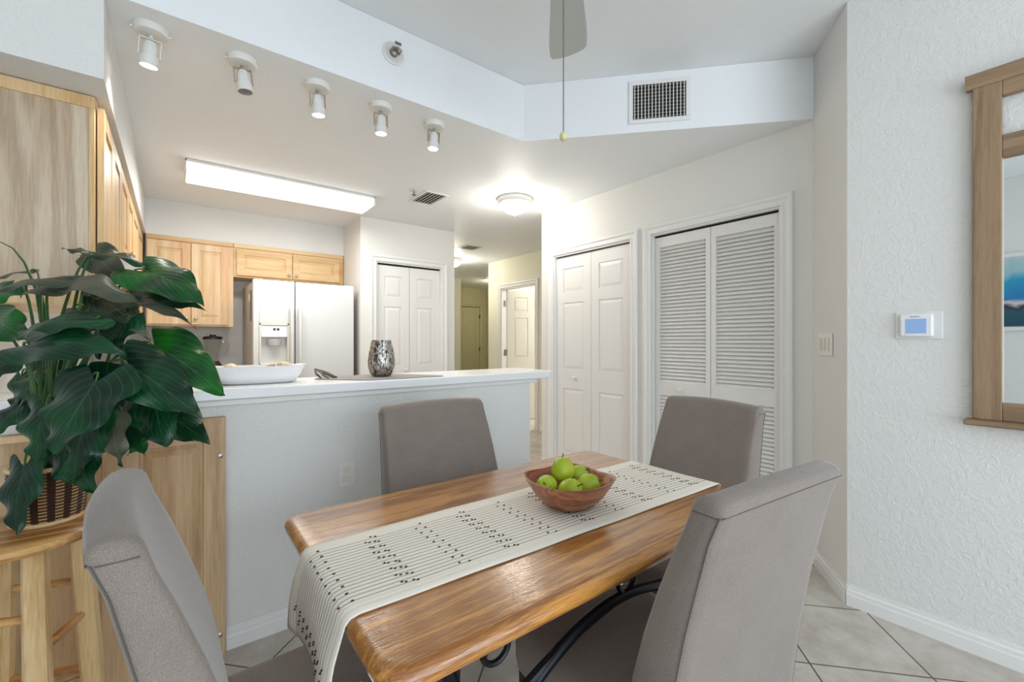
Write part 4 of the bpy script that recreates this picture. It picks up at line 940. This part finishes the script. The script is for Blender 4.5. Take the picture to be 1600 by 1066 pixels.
def leaf(base, tip, d0, d1, wpx, nrm, mat='leaf', fold=.25, wave=.05, droop=.12, ctrl=None, stem=True):
    d0 = 1.25 + (d0 - 1.55) * .85; d1 = 1.25 + (d1 - 1.55) * .85
    B = at(base[0], base[1], d0); T = at(tip[0], tip[1], d1); Y_ = T - B; Ln = Y_.length; Y_.normalize()
    nn = (RT * nrm[0] + Vector((0, 0, 1)) * nrm[1] - FW * nrm[2]).normalized()
    Xv = Y_.cross(nn).normalized(); nn = Xv.cross(Y_).normalized(); W = wpx * (d0 + d1) / 2 / FPX / 2
    mb = MB(); bm = mb.bm; uvl = bm.loops.layers.uv.new('UVMap'); NU, NV = 22, 12; ph = random.uniform(0, 6); G = []
    for i in range(NU + 1):
        u = i / NU; f = math.sin(PI * math.sqrt(.06 + .94 * u)) ** .85 if u < 1 else 0
        row = []
        for j in range(NV + 1):
            v = 2 * j / NV - 1; av = abs(v); x = v * W * f * (1 + .06 * math.sin(u * 17 + ph) * av)
            lob = .27 * Ln * math.sin(av * PI * .60) ** 1.4 * max(0, 1 - u / .55) ** 1.7
            y = u * Ln - lob
            z = fold * (.5 * av - av * av * 1.3) * W * f + wave * W * av ** 2 * math.sin(u * 15 + ph + (1 if v > 0 else 2.4)) * 2.4 + droop * Ln * math.sin(PI * u) - .03 * Ln * u
            z += .008 * W * math.cos(24 * (u - .6 * av)) * min(1, av * 3) * (1 - u)
            row.append(bm.verts.new(B - PO + Xv * x + Y_ * y + nn * z))
        G.append(row)
    for i in range(NU):
        for j in range(NV):
            f_ = bm.faces.new((G[i][j], G[i][j + 1], G[i + 1][j + 1], G[i + 1][j]))
            for lp, (a_, b_) in zip(f_.loops, ((i, j), (i, j + 1), (i + 1, j + 1), (i + 1, j))): lp[uvl].uv = (a_ / NU, b_ / NV)
    me = bpy.data.meshes.new('leaf'); 
    # face normals should follow nn
    bm.normal_update()
    if sum((f.normal.dot(nn) for f in bm.faces)) < 0: bmesh.ops.reverse_faces(bm, faces=bm.faces[:])
    bm.to_mesh(me); bm.free(); me.materials.append(M[mat])
    for p in me.polygons: p.use_smooth = True
    o = bpy.data.objects.new('leaf', me); COL.objects.link(o); o.parent = pl
    if stem:
        b0 = B - PO; root = Vector((random.uniform(-.03, .03), random.uniform(-.03, .03), .11)); c1 = root.lerp(b0, .25) + Vector((0, 0, (b0.z - root.z) * .45 + .03)); c2 = b0 - Y_ * .05 + Vector((0, 0, .03))
        pts = [(1 - t) ** 3 * root + 3 * t * (1 - t) ** 2 * c1 + 3 * t * t * (1 - t) * c2 + t ** 3 * b0 for t in [k / 12 for k in range(13)]]
        mb = MB(); mb.tube(pts, [.0055 - .0033 * k / 12 for k in range(13)], 8); build(mb, 'leaf_stem', M['stem'], o)
    return o
LV = [
 ((150, 596), (80, 708), 1.36, 1.24, 132, (.0, .35, .95), 'leaf', .10, .05, .03),
 ((46, 538), (193, 549), 1.42, 1.40, 78, (-.1, .62, .75), 'leaf', .2, .06, .10),
 ((150, 498), (22, 528), 1.46, 1.40, 62, (0, .80, .55), 'leaf', .3, .06, .14),
 ((118, 440), (-30, 462), 1.55, 1.45, 46, (0, .86, .45), 'leaf3', .3, .06, .12),
 ((82, 452), (219, 474), 1.60, 1.52, 66, (0, .80, .58), 'leaf3', .3, .08, .16),
 ((226, 424), (318, 476), 1.66, 1.60, 84, (.25, .70, .65), 'leaf2', .18, .05, .10),
 ((206, 458), (321, 484), 1.72, 1.64, 46, (0, .5, .8), 'leaf', .3, .12, .14),
 ((196, 500), (304, 509), 1.66, 1.60, 34, (0, .85, .5), 'leaf3', .4, .12, .28),
 ((240, 540), (350, 615), 1.60, 1.52, 92, (.25, .55, .75), 'leaf2', .15, .06, .10),
 ((240, 596), (256, 698), 1.52, 1.42, 112, (.1, .25, .95), 'leaf', .15, .06, .05),
 ((200, 570), (312, 650), 1.46, 1.40, 92, (.3, .50, .8), 'leaf', .2, .08, .10),
 ((248, 640), (326, 692), 1.62, 1.56, 70, (.2, .6, .7), 'leaf', .2, .06, .08),
 ((232, 655), (199, 712), 1.55, 1.50, 50, (0, .3, .9), 'leaf2', .3, .10, .05),
 ((176, 655), (190, 730), 1.44, 1.38, 44, (0, .2, .95), 'leaf3', .3, .10, .06),
 ((38, 730), (22, 838), 1.40, 1.32, 70, (0, .2, .95), 'leaf', .2, .06, .05),
 ((30, 636), (-12, 680), 1.50, 1.44, 52, (0, .3, .9), 'leaf', .3, .06, .08),
 ((100, 680), (148, 772), 1.48, 1.40, 78, (.1, .4, .9), 'leaf', .2, .08, .06),
 ((72, 636), (54, 722), 1.40, 1.36, 80, (0, .3, .9), 'leaf', .3, .08, .06),
 ((150, 398), (196, 446), 1.82, 1.74, 52, (.1, .5, .8), 'leaf3', .25, .10, .12),
 ((160, 402), (96, 388), 1.84, 1.78, 26, (0, .8, .5), 'leaf3', .4, .10, .10),
 ((154, 402), (242, 425), 1.70, 1.66, 26, (0, .85, .4), 'leaf', .4, .14, .14),
 ((-6, 500), (48, 530), 1.60, 1.55, 60, (-.1, .4, .9), 'leaf2', .2, .06, .08),
 ((20, 448), (-24, 482), 1.62, 1.56, 50, (0, .6, .7), 'leaf2', .2, .06, .08),
 ((34, 588), (30, 652), 1.66, 1.62, 38, (0, .2, .95), 'leaf2', .3, .10, .06),
 ((165, 470), (232, 528), 1.62, 1.55, 52, (.1, .6, .75), 'leaf3', .3, .10, .12),
 ((140, 650), (112, 752), 1.42, 1.38, 84, (0, .3, .9), 'leaf', .3, .08, .06),
 ((196, 610), (190, 708), 1.62, 1.58, 84, (.1, .3, .9), 'leaf', .3, .08, .06),
 ((130, 480), (200, 520), 1.70, 1.66, 66, (0, .5, .8), 'leaf', .3, .08, .10),
 ((44, 425), (-24, 446), 1.70, 1.64, 24, (0, .9, .3), 'leaf3', .3, .08, .12),
 ((84, 560), (36, 610), 1.72, 1.68, 60, (0, .4, .9), 'leaf', .3, .08, .10),
 ((20, 560), (-30, 600), 1.50, 1.44, 50, (0, .4, .9), 'leaf', .2, .06, .06),
 ((200, 500), (150, 560), 1.56, 1.5, 56, (0, .5, .85), 'leaf', .2, .08, .06),
 ((60, 590), (20, 645), 1.58, 1.5, 60, (0, .4, .9), 'leaf', .2, .08, .06),
 ((190, 640), (225, 712), 1.56, 1.5, 56, (0, .3, .95), 'leaf', .2, .08, .06),
 ((80, 445), (4, 378), 1.66, 1.70, 4, (0, .5, .8), 'leaf', .2, .0, -.10),
]
for a in LV[:-1]: leaf(*a)
# a bare green shoot curling out to the upper left
mb = MB(); mb.tube([Vector(at(90, 690, 1.30)) - PO, at(74, 560, 1.32) - PO, at(58, 455, 1.32) - PO, at(38, 410, 1.32) - PO, at(20, 388, 1.32) - PO, at(0, 378, 1.32) - PO], [.006, .006, .005, .003, .002, .0015], 8); build(mb, 'shoot', M['stem'], pl)
for (x0, y0, x1, y1) in ((98, 690, 60, 440), (120, 690, 175, 540)):
    p0 = Vector((0, 0, .11)); p1 = at(x1, y1, 1.34) - PO; pm = at((x0 + x1) / 2 + 6, (y0 + y1) / 2, 1.34) - PO
    mb = MB(); mb.tube([p0, pm, p1], [.007, .006, .004], 8); build(mb, 'stem', M['stem'], pl)

# ------------------------------------------------------------------ on the bar top
BT = 1.051
tr = thing('serving_tray', 'long white boat-shaped ceramic tray of seashells on the bar', 'tray', (.30, 2.26, BT), math.radians(-3))
mb = MB(); prof = [(.13, .055, 0), (.15, .065, .006), (.17, .075, .035), (.195, .085, .075), (.198, .087, .078), (.193, .084, .078), (.165, .07, .04), (.14, .055, .018), (.02, .01, .016)]
def boat(a, b, z, n=40):
    pts = []
    for k in range(n):
        t = 2 * PI * k / n; c_, s_ = math.cos(t), math.sin(t); x = a * math.copysign(abs(c_) ** .6, c_); y = b * math.copysign(abs(s_) ** .75, s_)
        pts.append(Vector((x, y, z + .10 * max(0, abs(x) - .15) * (z / .078))))
    return pts
mb.loft([boat(a, b, z) for a, b, z in prof]); build(mb, 'tray_body', M['ceramic'], tr, angle=60)
def shell(label, x, y, z, r, sc_, mat, grp='seashells in the white tray'):
    mb = MB(); n = 14
    for k in range(0): pass
    rings = []
    for i in range(9):
        t = i / 8; rr = r * math.sin(PI * (.06 + .9 * t) ) ** .8
        rings.append([Vector((rr * (1 + .08 * math.cos(9 * 2 * PI * k / 36)) * math.cos(2 * PI * k / 36) * sc_[0], rr * (1 + .08 * math.cos(9 * 2 * PI * k / 36)) * math.sin(2 * PI * k / 36) * sc_[1], (t - .1) * r * 1.1 * sc_[2])) for k in range(36)])
    mb.loft(rings); o = build(mb, 'seashell', M[mat], loc=(x, y, z)); o.rotation_euler = (random.uniform(-.5, .5), random.uniform(-.5, .5), random.uniform(0, 3)); tag(o, label, 'seashell', grp)
shell('round cream seashell at the right end of the tray', .405, 2.262, BT + .062, .034, (1.1, .8, .9), 'shell')
shell('ribbed tan seashell at the left end of the tray', .195, 2.262, BT + .060, .034, (1.1, .8, .9), 'shell')
shell('small brown seashell left of the round cream one', .345, 2.262, BT + .060, .022, (1.4, .8, .9), 'shell2')
shell('flat pale seashell in the middle of the tray', .275, 2.26, BT + .058, .025, (1.4, .8, .7), 'shell')
# twisted pewter piece
pt = thing('pewter_ornament', 'small twisted pewter ornament between the tray and the placemat', 'ornament', (.60, 2.30, BT))
mb = MB(); mb.tube([(-.055, 0, .052), (-.03, 0, .040), (.0, -.004, .028), (.03, -.006, .012), (.05, -.004, .004)], [.004, .008, .009, .008, .005], 8)
mb.tube([(-.055, 0, .052), (-.045, .01, .025), (-.035, .012, .018), (-.02, .014, .004)], [.003, .006, .006, .003], 8); mb.tube([(-.03, .0, .04), (-.022, -.02, .022), (.008, -.02, .004)], [.004, .005, .003], 8)
build(mb, 'twisted_body', M['pewter'], pt)
# placemat, rotated like a diamond on the bar
pm = MB(); pm.prism([(.545, 2.30), (.74, 2.085), (1.14, 2.085), (1.155, 2.13), (.985, 2.42), (.60, 2.42)], BT, BT + .0025)
tag(build(pm, 'placemat', M['mat']), 'grey woven placemat under the mercury glass vase', 'placemat')
vs = thing('vase', 'mottled silver mercury glass vase on the grey placemat', 'vase', (.862, 2.245, BT + .004))
mb = MB(); mb.lathe([(.038, 0), (.048, .004), (.060, .022), (.0685, .055), (.0685, .085), (.064, .12), (.056, .16), (.050, .19), (.0475, .19), (.054, .158), (.061, .12), (.065, .08), (.060, .03), (.001, .012)], n=48); build(mb, 'glass_body', M['mercury'], vs, angle=60)
